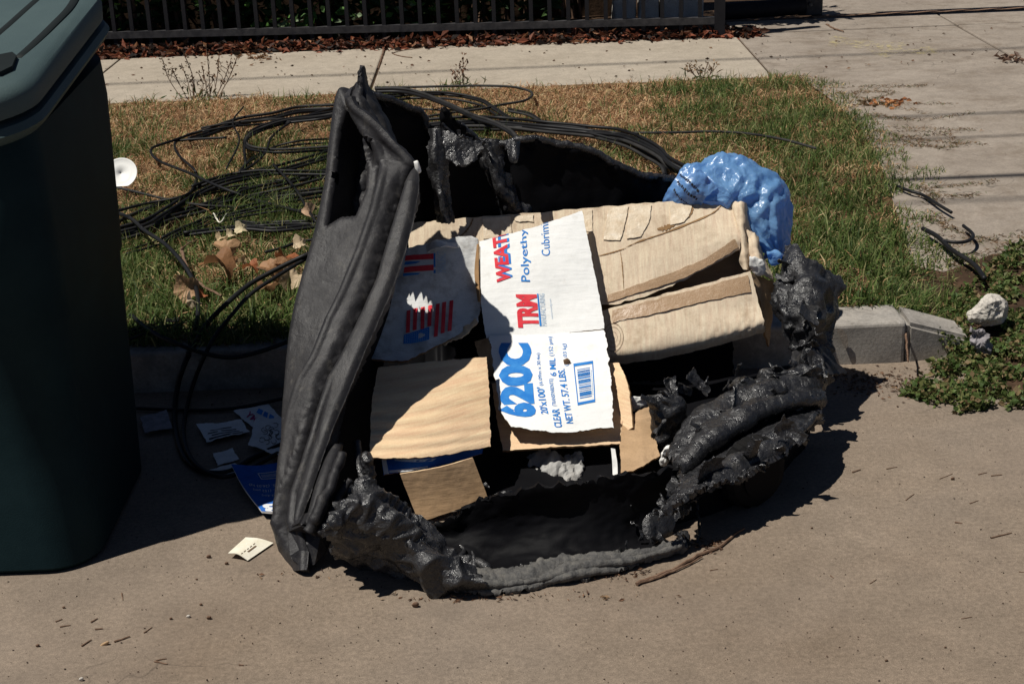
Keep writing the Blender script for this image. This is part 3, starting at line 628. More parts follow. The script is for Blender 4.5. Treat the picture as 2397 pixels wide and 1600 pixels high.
# tall folded side panel at left: many lengthwise ridges, leaning back
def Ys(py): return 3.02+(1330-py)*.00074
Lb = [(680, 1335), (660, 1285), (656, 1240), (655, 1100), (660, 960), (668, 840), (680, 740), (700, 650), (722, 570), (742, 490), (758, 410), (766, 330), (774, 265), (784, 225), (803, 192)]
Rb = [(712, 1335), (716, 1285), (722, 1240), (750, 1140), (785, 1030), (822, 940), (858, 850), (902, 745), (937, 655), (966, 560), (981, 490), (986, 430), (962, 385), (905, 325), (830, 225)]
rows = []
for (l_, r_) in zip(Lb[::-1], Rb[::-1]):
    rows.append([(l_[0]+(r_[0]-l_[0])*t_, l_[1]+(r_[1]-l_[1])*t_, Ys(l_[1]+(r_[1]-l_[1])*t_)-.10*(t_-.5)) for t_ in (0, .25, .5, .75, 1)])
def polymask(X, poly, w):
    P_ = np.array(poly, float); d = np.full(X.shape[:2], 1e9)
    for a, b in zip(P_, np.roll(P_, -1, 0)):
        ab = b-a; t_ = np.clip(((X-a)@ab)/(ab@ab), 0, 1); d = np.minimum(d, np.linalg.norm(X-a-t_[..., None]*ab, axis=-1))
    ins = inpoly(X[..., 0].ravel(), X[..., 1].ravel(), P_).reshape(d.shape); d = np.where(ins, d, -d); q = np.clip(d/w+.5, 0, 1); return q*q*(3-2*q)
PIT = [(812, 258), (796, 310), (786, 400), (772, 494), (766, 528), (800, 508), (835, 506), (858, 451), (863, 394), (850, 322), (828, 270)]
def slabdisp(G, u, v):
    X = topx(G); py = X[..., 1]; px_ = X[..., 0]
    g1 = np.interp(py, [380, 440, 500, 600, 700, 760, 850, 900, 980, 1080, 1300], [893, 890, 876, 842, 801, 771, 737, 708, 686, 668, 655])
    g2 = np.interp(py, [392, 450, 520, 600, 672, 752, 859, 900, 995, 1107, 1165, 1300], [965, 952, 932, 908, 887, 852, 803, 780, 750, 718, 700, 690])
    low = np.clip((py-380)/60, 0, 1)*np.clip((1290-py)/60, 0, 1); e = lambda c, w: np.exp(-((px_-c)/w)**2)
    st_ = lambda c, w: 1/(1+np.exp(-(px_-c)/w))
    s = .006*np.sin(np.clip(u, 0, 1)*pi)+low*(-.050*e(g1-1, 4.5)-.07*e(g2-3, 6)+.026*st_(g1+5, 2.0)-.022*st_(g2-22, 4)+.034*st_(g2+6, 2.0))
    s = s+low*(.006*e(g1+14, 7)-.008*st_(g2-38, 14))
    s = s+.014*np.clip((py-900)/100, 0, 1)*(e(g2-18, 8)-.8*e(g2+20, 5))*low
    s = s+.012*crumple(G*np.array([1, .6, .6]), 5, 5, 3)*np.clip(1-np.abs(u-.3)/.5, 0, 1)
    m_ = polymask(X, PIT, 12); s = s-.11*m_+.03*m_*ridged(G*14, 3)
    top = np.clip((400-py)/80, 0, 1); s = s-.05*top*e(np.interp(py, [200, 262, 330, 400], [806, 832, 868, 880]), 7)+.02*top*e(np.interp(py, [200, 262, 330, 400], [822, 850, 886, 900]), 10)
    ce = np.exp(-((u-0)/.035)**2)+.6*np.exp(-((u-1)/.03)**2); s = s-.02*ce
    return s+.006*fbm(G*np.array([5, 5, 2.2]), 2)+.0012*fbm(G*30, 3)+.010*e(g2-14, 12)*low*fbm(G*55, 3)
sheet('side_panel', rows, 'slab_plastic', .014, 300, 110, (True, True), slabdisp, .003, mb)
sheet('folded_peak', [[(832, 196, 3.88), (840, 178, 3.87), (845, 160, 3.90), (853, 180, 3.92)], [(812, 222, 3.86), (838, 222, 3.81), (862, 222, 3.84), (884, 240, 3.90)], [(815, 250, 3.82), (850, 262, 3.79), (893, 285, 3.82), (920, 325, 3.86)], [(835, 285, 3.80), (870, 310, 3.79), (905, 330, 3.80), (932, 362, 3.80)], [(850, 330, 3.79), (885, 345, 3.78), (920, 362, 3.77), (950, 388, 3.76)]], 'slab_plastic', .012, 60, 50, disp=lambda G, u, v: .020*crumple(G, 12, 5, 5)-.03*np.exp(-((u-.62)/.05)**2-((v-.45)/.2)**2)+.003*fbm(G*40, 3), ragged=.014, parent=mb)
# the foot of that panel: a squared knuckle on the street
bm = bmesh.new()
ft = [(672, 1236, 3.05), (700, 1228, 2.98), (757, 1245, 3.02), (770, 1285, 3.03), (742, 1328, 2.985), (700, 1333, 2.965), (672, 1305, 3.0)]
fr_ = [bm.verts.new(at(*p)) for p in ft]; bk = [bm.verts.new(at(*p)+np.array([.01, .09, -.0])) for p in ft]
bm.faces.new(fr_); bm.faces.new(bk[::-1])
for k in range(7): bm.faces.new([fr_[k], bk[k], bk[(k+1) % 7], fr_[(k+1) % 7]])
bmesh.ops.recalc_face_normals(bm, faces=bm.faces); bmesh.ops.bevel(bm, geom=list(bm.edges), offset=.008, segments=3, affect='EDGES'); bmesh.ops.triangulate(bm, faces=[f_ for f_ in bm.faces if len(f_.verts) > 4]); bm.verts.index_update()
V = np.array([v.co[:] for v in bm.verts]); V[:, 2] = np.maximum(V[:, 2], .002); mesh('panel_foot', V, [[v.index for v in f_.verts] for f_ in bm.faces], 'slab_plastic', mb); bm.free()
sheet('panel_rim', [[(760, 1095, 3.16), (785, 1050, 3.18), (800, 1035, 3.22)], [(735, 1165, 3.08), (760, 1120, 3.09), (785, 1105, 3.13)], [(720, 1230, 3.03), (738, 1195, 3.03), (765, 1180, 3.07)], [(712, 1246, 3.02), (720, 1235, 3.01), (735, 1235, 3.03)]], 'slab_plastic', .01, 40, 20, disp=lambda G, u, v: .008*np.sin(u*pi), parent=mb)
# white scorch flake on the folded edge
blob('scorch_flake', [(968, 378), (978, 376), (984, 392), (986, 402), (978, 407), (972, 396)], 3.66, .006, 'plate_white', None, 24, 8, mb)
# back wall
tl = [(870, 215, 3.98), (930, 235, 4.02), (985, 262, 4.05), (1002, 292, 4.06), (1030, 300, 4.06), (1040, 252, 4.03), (1075, 290, 4.06), (1120, 325, 4.08), (1185, 332, 4.08), (1230, 322, 4.08), (1310, 333, 4.10), (1390, 352, 4.11), (1450, 385, 4.12), (1520, 410, 4.14), (1600, 425, 4.17), (1720, 520, 4.19)]
rows = [tl, [(x, y+70+.10*(500-y), Y-.005) for x, y, Y in tl], [(x, 560, Y-.02) for x, y, Y in tl], [(x, 700, Y-.06) for x, y, Y in tl], [(x-5, 800, min(Y, 4.1)-.08) for x, y, Y in tl], [(x-5, 890, min(Y, 4.1)-.16) for x, y, Y in tl]]
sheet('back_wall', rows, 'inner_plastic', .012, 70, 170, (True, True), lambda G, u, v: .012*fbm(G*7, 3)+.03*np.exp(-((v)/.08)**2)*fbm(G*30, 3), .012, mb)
rimP = crom(np.array([at(x, y+3, Y-.006) for x, y, Y in tl[6:]]), 120); V, Fc = tube(rimP+fbm(rimP*30, 3)[:, None]*.006, .010+.004*fbm(rimP*50, 2), 10); mesh('melted_lip', V, Fc, 'melted_plastic', mb, True)
rimP = crom(np.array([at(x, y+4, Y-.01) for x, y, Y in tl[:4]]), 60); V, Fc = tube(rimP+fbm(rimP*30, 3)[:, None]*.006, .009+.004*fbm(rimP*50, 2), 10); mesh('melted_lip', V, Fc, 'melted_plastic', mb, True)
# melted tongues hanging inside
crump = lambda a, s_: (lambda G, u, v: a*1.3*crumple(G*np.array([1, 1, .5]), s_, 6, 17)+a*.3*crumple(G, s_*2.4, 5, 18))
sheet('melted_tongue', [[(1100, 322, 4.08), (1130, 325, 4.06), (1172, 330, 4.08)], [(1120, 375, 4.06), (1150, 380, 4.04), (1180, 372, 4.06)], [(1148, 430, 4.06), (1172, 440, 4.03), (1196, 425, 4.06)], [(1166, 480, 4.07), (1196, 480, 4.03), (1225, 470, 4.07)], [(1178, 520, 4.08), (1215, 520, 4.05), (1262, 515, 4.08)]], 'melted_plastic', .005, 70, 34, disp=crump(.016, 22), ragged=.02, parent=mb)
sheet('melted_tongue', [[(1035, 300, 4.01), (1075, 320, 4.0), (1125, 335, 4.0)], [(1040, 350, 3.98), (1080, 370, 3.97), (1125, 350, 3.98)], [(1045, 372, 3.96), (1082, 386, 3.95), (1118, 372, 3.97)]], 'melted_plastic', .006, 36, 44, disp=crump(.012, 24), ragged=.014, parent=mb)
sheet('melted_tongue', [[(1000, 300, 4.02), (1020, 300, 4.0), (1045, 300, 4.02)], [(1005, 370, 3.98), (1022, 380, 3.96), (1045, 370, 3.99)], [(1012, 440, 3.97), (1030, 450, 3.94), (1052, 440, 3.98)], [(1025, 520, 3.96), (1045, 520, 3.93), (1065, 520, 3.97)]], 'melted_plastic', .005, 60, 22, disp=crump(.012, 26), ragged=.012, parent=mb)
sheet('melted_tongue', [[(1185, 330, 4.02), (1205, 332, 4.0), (1215, 330, 4.02)], [(1190, 360, 3.99), (1206, 368, 3.97), (1214, 355, 3.99)], [(1195, 375, 3.98), (1204, 380, 3.97), (1210, 368, 3.98)]], 'melted_plastic', .006, 24, 20, disp=crump(.006, 30), parent=mb)
# floor of the bin and dark lower front wall
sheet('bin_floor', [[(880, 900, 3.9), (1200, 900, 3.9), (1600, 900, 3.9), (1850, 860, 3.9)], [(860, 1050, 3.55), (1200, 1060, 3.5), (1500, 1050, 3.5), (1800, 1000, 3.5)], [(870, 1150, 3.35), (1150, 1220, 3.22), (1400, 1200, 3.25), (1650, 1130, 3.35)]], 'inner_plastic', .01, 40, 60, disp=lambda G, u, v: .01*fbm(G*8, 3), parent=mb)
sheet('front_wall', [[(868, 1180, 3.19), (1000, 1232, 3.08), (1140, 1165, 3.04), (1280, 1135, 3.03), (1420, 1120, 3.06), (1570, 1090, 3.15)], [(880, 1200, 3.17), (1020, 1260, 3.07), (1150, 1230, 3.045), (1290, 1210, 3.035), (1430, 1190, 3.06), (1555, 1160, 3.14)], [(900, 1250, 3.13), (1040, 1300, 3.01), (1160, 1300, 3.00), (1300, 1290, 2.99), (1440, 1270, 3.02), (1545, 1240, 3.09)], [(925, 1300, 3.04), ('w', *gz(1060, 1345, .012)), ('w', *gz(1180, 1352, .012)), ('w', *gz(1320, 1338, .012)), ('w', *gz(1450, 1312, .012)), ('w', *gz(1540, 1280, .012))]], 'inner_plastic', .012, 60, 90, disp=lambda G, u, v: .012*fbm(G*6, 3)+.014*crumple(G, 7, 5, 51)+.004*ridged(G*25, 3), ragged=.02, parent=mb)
# ash grey rim band lying on the street in front
gr_ = lambda L_, z: [('w', *gz(x, y, z_)) for (x, y), z_ in zip(L_, z if isinstance(z, (list, tuple)) else [z]*len(L_))]
sheet('front_rim', [gr_([(1060, 1325), (1150, 1335), (1230, 1328), (1310, 1314), (1390, 1300), (1500, 1285), (1590, 1268)], .022), gr_([(1062, 1362), (1150, 1362), (1230, 1355), (1310, 1341), (1390, 1323), (1500, 1300), (1600, 1276)], .026), gr_([(1070, 1384), (1150, 1390), (1230, 1382), (1310, 1367), (1395, 1346), (1500, 1318), (1605, 1284)], .006)], 'ash_plastic', .008, 40, 200, disp=lambda G, u, v: .010*(np.abs(np.sin(v*9+3*fbm(G*6, 2)))-.6)+.018*crumple(G, 9, 6, 2)+.008*ridged(G*22, 3)+.003*fbm(G*70, 3), ragged=.022, parent=mb)
# crumpled molten mass front left
def cr2(G): return .020*ridged(G*16, 3)+.006*fbm(G*60, 3)
def cfilm(a, s_, sd_, b=.003):
    def f_(G, u, v):
        Q = G@np.array(Matrix.Rotation(.6+sd_, 3, 'Y')).T; w_ = np.stack([fbm(Q*4+c_, 2) for c_ in (1, 4, 8)], -1)*.05; Q = Q+w_
        k1 = 1-np.minimum(1, np.abs(perlin(Q*np.array([s_*.8, s_*1.9, s_*.8])))*4.5); k2 = 1-np.minimum(1, np.abs(perlin(Q*np.array([s_*3.4, s_*1.8, s_*2.0])+7))*4)
        return a*.75*crumple(G, s_*.8, 5, sd_)+a*.85*(k1-.35)+a*.40*(k2-.35)+b*fbm(G*55, 3)
    return f_
sheet('molten_fold', [gr_([(782, 1205), (830, 1165), (868, 1140), (920, 1180), (985, 1222), (1030, 1285), (1085, 1320)], (.15, .17, .18, .14, .10, .06, .03)),
    gr_([(758, 1240), (820, 1225), (880, 1228), (940, 1250), (1000, 1290), (1060, 1325), (1120, 1345)], (.16, .17, .16, .14, .10, .07, .05)),
    gr_([(778, 1278), (838, 1285), (890, 1298), (950, 1325), (1010, 1350), (1070, 1362), (1135, 1368)], (.08, .08, .075, .06, .05, .045, .04)),
    gr_([(815, 1300), (868, 1320), (918, 1336), (968, 1362), (1018, 1380), (1075, 1388), (1140, 1390)], .006)], 'melted_plastic', .005, 130, 190, disp=cfilm(.024, 7, 4, .002), ragged=.018, parent=mb)
sheet('molten_fold', [gr_([(800, 1180), (850, 1120), (905, 1160), (960, 1215)], (.20, .24, .20, .13)), gr_([(770, 1225), (840, 1180), (915, 1205), (985, 1260)], (.19, .21, .18, .12)), gr_([(800, 1262), (850, 1240), (920, 1262), (975, 1300)], (.13, .15, .13, .10))], 'melted_plastic', .005, 70, 90, disp=cfilm(.018, 10, 11, .002), ragged=.016, parent=mb)
blob('molten_fold', [(845, 1075), (860, 1060), (872, 1090), (880, 1140), (890, 1180), (860, 1190), (845, 1150), (850, 1110)], 3.16, .02, 'melted_plastic', lambda G: .016*ridged(G*24, 3)+.004*fbm(G*80, 2), 70, 40, mb, True, .02)
def strand(P, r0, r1, mat='melted_plastic', nm='melted_strand', nz=.006):
    Q = crom(np.array([at(*p) for p in P]), 40); Q = Q+np.stack([fbm(Q*30+k, 2) for k in (0, 5, 9)], -1)*nz; V, Fc = tube(Q, np.linspace(r0, r1, 40)*(1+.4*fbm(Q*40, 2)), 8); return mesh(nm, V, Fc, mat, mb, True)
strand([(835, 1030, 3.25), (842, 1100, 3.2), (860, 1150, 3.15), (850, 1200, 3.1)], .008, .014)
strand([(865, 1060, 3.25), (868, 1120, 3.18), (885, 1160, 3.14), (905, 1190, 3.1)], .006, .012)
strand([(800, 1060, 3.12), (780, 1120, 3.08), (750, 1190, 3.02), (725, 1245, 3.0)], .010, .016, 'slab_plastic')
strand([(820, 1120, 3.10), (795, 1160, 3.08), (775, 1200, 3.04), (745, 1250, 3.0)], .008, .012, 'slab_plastic')
strand([(1080, 1355, 2.95), (1075, 1320, 2.96), (1085, 1290, 3.0), (1075, 1275, 3.02)], .012, .003)
strand([(1150, 1350, 2.94), (1140, 1325, 2.95), (1115, 1315, 2.97), (1090, 1330, 2.96)], .010, .012)
strand([(1112, 1330, 2.95), (1108, 1310, 2.97), (1105, 1290, 2.99)], .010, .002)
# dark closing wall at left behind the panel
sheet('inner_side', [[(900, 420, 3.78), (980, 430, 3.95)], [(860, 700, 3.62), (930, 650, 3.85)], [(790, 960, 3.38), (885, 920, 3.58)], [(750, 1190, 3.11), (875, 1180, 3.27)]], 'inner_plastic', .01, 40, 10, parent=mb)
# right hand: standing clump, flap, big rolled arm
def md(a=.022, s_=11, b=.002): return lambda G: a*1.1*crumple(G, s_, 6, 7)+a*.4*crumple(G, s_*2.5, 5, 8)+b*fbm(G*50, 3)
sheet('molten_wall', [[(1842, 580, 4.0), (1862, 572, 3.98), (1885, 600, 3.99)], [(1822, 640, 3.92), (1880, 625, 3.86), (1935, 640, 3.93)], [(1812, 690, 3.88), (1895, 680, 3.79), (1968, 672, 3.90)], [(1822, 745, 3.84), (1890, 735, 3.75), (1962, 735, 3.86)], [(1850, 800, 3.78), (1895, 790, 3.71), (1946, 800, 3.80)], [(1862, 850, 3.72), (1900, 845, 3.66), (1942, 860, 3.72)], [(1868, 900, 3.66), (1900, 905, 3.62), (1935, 905, 3.66)]], 'melted_plastic', .006, 150, 80, disp=cfilm(.024, 6.5, 21, .002), ragged=.020, parent=mb)
sheet('molten_wall', [[(1826, 640, 3.90), (1850, 650, 3.86), (1870, 640, 3.90)], [(1812, 700, 3.84), (1840, 710, 3.80), (1862, 700, 3.84)], [(1830, 760, 3.80), (1850, 770, 3.76), (1866, 765, 3.80)]], 'melted_plastic', .005, 60, 30, disp=cfilm(.016, 12, 25, .002), ragged=.014, parent=mb)
sheet('curled_flap', [[(1865, 800, 3.76), (1905, 795, 3.72), (1935, 820, 3.74)], [(1855, 850, 3.72), (1905, 850, 3.67), (1955, 845, 3.72)], [(1870, 875, 3.68), (1925, 880, 3.65), (1980, 873, 3.72)]], 'slab_plastic', .008, 40, 40, disp=lambda G, u, v: .012*fbm(G*14, 3), ragged=.01, parent=mb)
arm = [[(1562, 1062, 3.40), (1610, 985, 3.47), (1690, 922, 3.55), (1760, 888, 3.60), (1850, 868, 3.63), (1918, 862, 3.64)],
       [(1578, 1080, 3.34), (1640, 1005, 3.40), (1725, 945, 3.47), (1800, 918, 3.52), (1880, 905, 3.56), (1926, 905, 3.60)],
       [(1592, 1098, 3.29), (1660, 1040, 3.34), (1745, 985, 3.41), (1815, 955, 3.46), (1885, 945, 3.51), (1928, 940, 3.57)],
       [(1600, 1108, 3.36), (1675, 1062, 3.42), (1760, 1012, 3.48), (1830, 982, 3.53), (1890, 968, 3.57), (1922, 958, 3.61)],
       [(1585, 1150, 3.22), (1660, 1105, 3.27), (1745, 1060, 3.33), (1825, 1025, 3.40), (1885, 990, 3.48), (1918, 972, 3.55)],
       [(1545, 1205, 3.13), (1625, 1160, 3.18), (1715, 1120, 3.24), (1795, 1085, 3.31), (1865, 1030, 3.41), (1914, 985, 3.51)]]
arm = [[(a_, b_, c_-(.05, .06, .07, .09, .13, .15)[i_]) for a_, b_, c_ in r_] for i_, r_ in enumerate(arm)]
sheet('melted_arm', arm, 'melted_plastic', .014, 120, 160, disp=lambda G, u, v: .022*(np.abs(np.sin(v*12+2.6*fbm(G*5, 2)))-.6)*np.clip(fbm(G*4+2, 2)*2+.7, .1, 1)+.022*crumple(G*np.array([.5, .5, 1.0]), 7, 5, 19, .6)+.012*ridged(G*np.array([9, 9, 20]), 3)+.004*ridged(G*45, 3), ragged=.022, parent=mb)
blob('molten_clump', [(1515, 925), (1560, 915), (1600, 930), (1610, 980), (1590, 1030), (1565, 1090), (1540, 1050), (1525, 990)], 3.45, .03, 'melted_plastic', md(.018, 16), 90, 50, mb)
blob('molten_clump', [(1705, 905), (1730, 882), (1755, 880), (1775, 905), (1765, 940), (1730, 935)], 3.52, .03, 'melted_plastic', md(.014, 22), 70, 36, mb)
blob('molten_clump', [(1780, 900), (1790, 868), (1825, 862), (1870, 858), (1905, 862), (1925, 850), (1932, 890), (1915, 930), (1850, 925)], 3.56, .04, 'melted_plastic', md(.020, 20), 110, 50, mb)
# side wall under the arm, lower drape, curl on the street
sheet('right_wall', [[(1560, 1190, 3.14), (1700, 1110, 3.24), (1830, 1020, 3.42), (1915, 940, 3.6)], [(1560, 1230, 3.14), (1700, 1180, 3.22), (1800, 1150, 3.34), (1870, 1080, 3.5)], [(1545, 1270, 3.1), (1650, 1240, 3.16), (1760, 1200, 3.25), (1860, 1120, 3.42)]], 'inner_plastic', .01, 40, 60, disp=lambda G, u, v: .012*fbm(G*9, 3), parent=mb)
sheet('melted_drape', [[(1560, 1110, 3.28), (1600, 1130, 3.22), (1650, 1150, 3.19)], [(1500, 1160, 3.18), (1545, 1175, 3.14), (1600, 1190, 3.14)], [(1480, 1215, 3.12), (1520, 1225, 3.08), (1575, 1240, 3.10)], [(1490, 1260, 3.08), (1515, 1278, 3.05), (1550, 1265, 3.08)]], 'melted_plastic', .008, 70, 50, disp=crump(.014, 16), ragged=.014, parent=mb)
sheet('curled_flap', [[(1590, 1245, 3.12), (1605, 1240, 3.09)], [(1592, 1275, 3.08), (1612, 1268, 3.05)], [(1606, 1290, 3.05), (1628, 1285, 3.03)], [(1630, 1292, 3.03), (1645, 1278, 3.04)]], 'melted_plastic', .010, 40, 16, disp=lambda G, u, v: .008*fbm(G*30, 3), parent=mb)
sheet('curled_flap', [[(1440, 1290, 3.05), (1510, 1280, 3.06), (1590, 1270, 3.09)], [(1450, 1312, 3.0), (1520, 1300, 3.02), (1600, 1288, 3.06)]], 'melted_plastic', .008, 16, 50, disp=lambda G, u, v: .010*fbm(G*24, 4), ragged=.01, parent=mb)
strand([(1628, 1140, 3.2), (1632, 1190, 3.15), (1636, 1230, 3.1), (1632, 1270, 3.05)], .004, .003)
def shred(px_, py_, Y_, sz, sd_, mat='melted_plastic', base=None):
    rs = np.random.default_rng(sd_); c = at(px_, py_, Y_) if base is None else np.array(base); a = rs.normal(size=3); a /= np.linalg.norm(a); b = np.cross(a, rs.normal(size=3)); b /= np.linalg.norm(b); nn = np.cross(a, b)
    ln = sz*rs.uniform(.8, 1.6); wd = sz*rs.uniform(.35, .8); cv = rs.uniform(-.7, .7, 2)
    rows_ = [[('w', *(c+a*ln*(i-.5*2)*.5*2/2+b*wd*(j-1)*.5*(1-.45*i*.5)+nn*sz*(cv[0]*(i-1)**2+cv[1]*(j-1)**2)*.35)) for j in range(3)] for i in range(3)]
    o = sheet('melted_shred', rows_, mat, .003, 22, 16, disp=lambda G, u, v: sz*.22*crumple(G, 1.1/sz, 5, sd_)+.003*ridged(G*50, 2), ragged=sz*.22, parent=mb)
    off_ = np.array(mb.location); zmin = min(v.co.z for v in o.data.vertices)
    if zmin < .003:
        for v in o.data.vertices: v.co.z += .003-zmin
k_ = 0
rsh = random.Random(5)
for path, n__, sz in (([(770, 1190, 3.10), (830, 1150, 3.12), (900, 1180, 3.10), (980, 1240, 3.06)], 12, .035), ([(800, 1270, 3.03), (900, 1310, 3.0), (1000, 1350, 2.95), (1100, 1370, 2.92)], 13, .028),
        ([(1530, 930, 3.42), (1600, 905, 3.48), (1720, 890, 3.50), (1850, 862, 3.56), (1925, 880, 3.55)], 14, .036), ([(1540, 1200, 3.03), (1640, 1150, 3.07), (1740, 1105, 3.13), (1850, 1040, 3.25), (1912, 980, 3.38)], 16, .030),
        ([(1830, 620, 3.88), (1880, 700, 3.80), (1900, 800, 3.70), (1890, 880, 3.62)], 12, .040), ([(1480, 1200, 3.08), (1500, 1250, 3.03), (1560, 1270, 3.03), (1600, 1270, 3.04)], 7, .026),
        ([(1580, 1060, 3.33), (1650, 1000, 3.35), (1750, 950, 3.40), (1880, 920, 3.47)], 9, .024), ([(1130, 1350, 2.935), (1250, 1340, 2.945), (1380, 1320, 2.97), (1470, 1300, 3.0)], 9, .022), ([(1575, 1080, 3.30), (1660, 1035, 3.31), (1760, 985, 3.37), (1880, 955, 3.45)], 8, .03), ([(1040, 270, 4.02), (1060, 310, 4.01), (1100, 340, 4.02), (1180, 345, 4.03)], 6, .028)):
    Q = crom(np.array(path, float), n__)
    for q in Q: shred(q[0]+rsh.gauss(0, 9), q[1]+rsh.gauss(0, 7), q[2], sz*rsh.uniform(.7, 1.25), 300+k_); k_ += 1
for (x_, y_, Y_, z_) in ((800, 1215, 3.05, .075), (850, 1195, 3.06, .07), (905, 1225, 3.03, .075), (870, 1265, 3.01, .07), (945, 1275, 2.99, .07), (930, 1325, 2.95, .06), (1000, 1330, 2.94, .065), (1050, 1355, 2.92, .06), (800, 1270, 3.01, .06), (1000, 1275, 2.99, .06), (1085, 1340, 2.93, .055), (1660, 1090, 3.11, .07), (1760, 1060, 3.16, .07), (1850, 1010, 3.24, .06), (1590, 1170, 3.06, .06), (1720, 940, 3.40, .06), (1830, 920, 3.44, .06), (1640, 1000, 3.33, .055), (1890, 720, 3.76, .08), (1900, 790, 3.70, .07), (1540, 1000, 3.42, .06)): shred(x_, y_, Y_-.015, z_, 800+k_); k_ += 1
for j_ in range(16):     # charred scraps on the bin floor
    shred(0, 0, 0, rsh.uniform(.02, .045), 600+j_, 'melted_plastic' if j_ % 3 else 'ash_plastic', (rsh.uniform(-.12, .28), rsh.uniform(3.14, 3.32), .03))
# wheel under the right side, with tread blocks
wc = at(1760, 1125, 3.225); wr = .083; wn_ = np.array([.5, -.86, .0]); wn_ /= np.linalg.norm(wn_); wu = np.cross(wn_, [0, 0, 1.0]); wu /= np.linalg.norm(wu); wc[2] = wr+.004
whl = empty('wheel', wc-np.array(mb.location), None, None); whl.parent = mb
ringsV = []; K = 96
for (off, rr_) in ((-.03, .03), (-.03, wr*.72), (-.026, wr*.9), (-.012, wr), (.012, wr), (.026, wr*.9), (.03, wr*.72), (.03, .03)):
    ringsV.append([wc+wn_*off+(wu*cos(2*pi*k/K)+np.array([0, 0, 1])*sin(2*pi*k/K))*(rr_*(1+(.05 if rr_ == wr and (k//3) % 2 else 0))) for k in range(K)])
V = np.array(ringsV).reshape(-1, 3); Fc = [[i*K+j, i*K+(j+1) % K, (i+1)*K+(j+1) % K, (i+1)*K+j] for i in range(7) for j in range(K)]+[list(range(K))[::-1], [7*K+j for j in range(K)]]
mesh('tyre', V, Fc, 'rubber', whl); V, Fc = tube([wc-wn_*.036, wc+wn_*.036], .05, 24); mesh('rim', V, Fc, 'inner_plastic', whl)

# ------------------------------------------------------------------ CARDBOARD
def cd(a=.004, s_=6): return lambda G, u, v: a*fbm(G*s_, 3)+.0008*fbm(G*60, 2)
# --- big tan box: two flaps with a slit between, crushed right side
tb = empty('tan_box', (.45, 3.9, .15), 'large flattened tan cardboard box with a split taped seam under the blue bag', 'cardboard box')
sheet('upper_flap', [[(960, 524, 4.02), (1110, 510, 4.02), (1370, 489, 4.03), (1560, 474, 4.04), (1742, 470, 4.05)], [(955, 620, 3.93), (1110, 610, 3.94), (1390, 580, 3.95), (1570, 570, 3.95), (1735, 545, 3.96)], [(950, 700, 3.86), (1110, 705, 3.87), (1420, 712, 3.84), (1580, 665, 3.88), (1730, 585, 3.94)]], 'card_tan', .006, 40, 70, disp=lambda G, u, v: .006*fbm(G*5, 3)+.0012*fbm(G*50, 2), ragged=.006, parent=tb, edge='card_edge', key='upf')
sheet('lower_flap', [[(1110, 800, 3.86), (1428, 722, 3.82), (1590, 680, 3.83), (1755, 636, 3.84)], [(1120, 830, 3.82), (1432, 780, 3.775), (1600, 740, 3.78), (1775, 705, 3.80)], [(1130, 860, 3.80), (1440, 826, 3.74), (1610, 800, 3.74), (1788, 755, 3.76)], [(1140, 880, 3.82), (1446, 850, 3.755), (1620, 822, 3.76), (1790, 775, 3.78)]], 'card_tan', .006, 40, 70, disp=lambda G, u, v: .004*fbm(G*5, 3)+np.clip((u-.6)*2.5, 0, 1)*np.clip((v-.4)*2.5, 0, 1)*.005*np.sin(u*120)*np.sin(v*38)+.0012*fbm(G*50, 2), ragged=.004, parent=tb, edge='card_edge', key='lof')
sheet('inner_flap', [[(1400, 640, 3.98), (1750, 560, 4.02)], [(1410, 790, 3.90), (1760, 720, 3.92)]], 'card_flat', .005, 12, 20, parent=tb)
def strip(rows, mat, key, th=.0016, m=10, n=50): return sheet('tape_strip', rows, mat, th, m, n, disp=lambda G, u, v: .0012*fbm(G*40, 3), ragged=.004, parent=tb, key=key)
def on(key, pts, off=.003): return [('w', *surf_pt(key, *surf_uv(key, *p), off)) for p in pts]
strip([on('upf', [(1424, 693), (1500, 665), (1590, 632), (1660, 600), (1720, 560)]), on('upf', [(1424, 708), (1500, 685), (1585, 658), (1660, 622), (1726, 578)])], 'tape', 't1')
strip([on('lof', [(1432, 727), (1520, 706), (1640, 676), (1750, 644)]), on('lof', [(1436, 757), (1525, 738), (1640, 710), (1758, 684)])], 'tape', 't2')
strip([on('upf', [(1130, 514), (1131, 535), (1132, 560)]), on('upf', [(1195, 508), (1196, 530), (1197, 560)])], 'tape_clear', 't3', m=14, n=16)
strip([on('upf', [(1203, 508), (1204, 520)]), on('upf', [(1248, 504), (1248, 520)])], 'tape_clear', 't4', m=8, n=8)
strip([on('upf', [(1365, 494), (1368, 540)]), on('upf', [(1386, 492), (1388, 548)])], 'tape_clear', 't5', m=8, n=14)
strip([on('upf', [(1425, 490), (1418, 530), (1412, 563)]), on('upf', [(1470, 486), (1462, 530), (1452, 565)])], 'tape_clear', 't6', m=10, n=20)
strip([on('upf', [(1475, 486), (1468, 530), (1466, 562)]), on('upf', [(1525, 482), (1518, 520), (1500, 555)])], 'tape_clear', 't7', m=10, n=20)
strip([on('upf', [(1570, 480), (1568, 500), (1568, 530)]), on('upf', [(1620, 478), (1616, 500), (1600, 522)])], 'tape_clear', 't8', m=10, n=20)
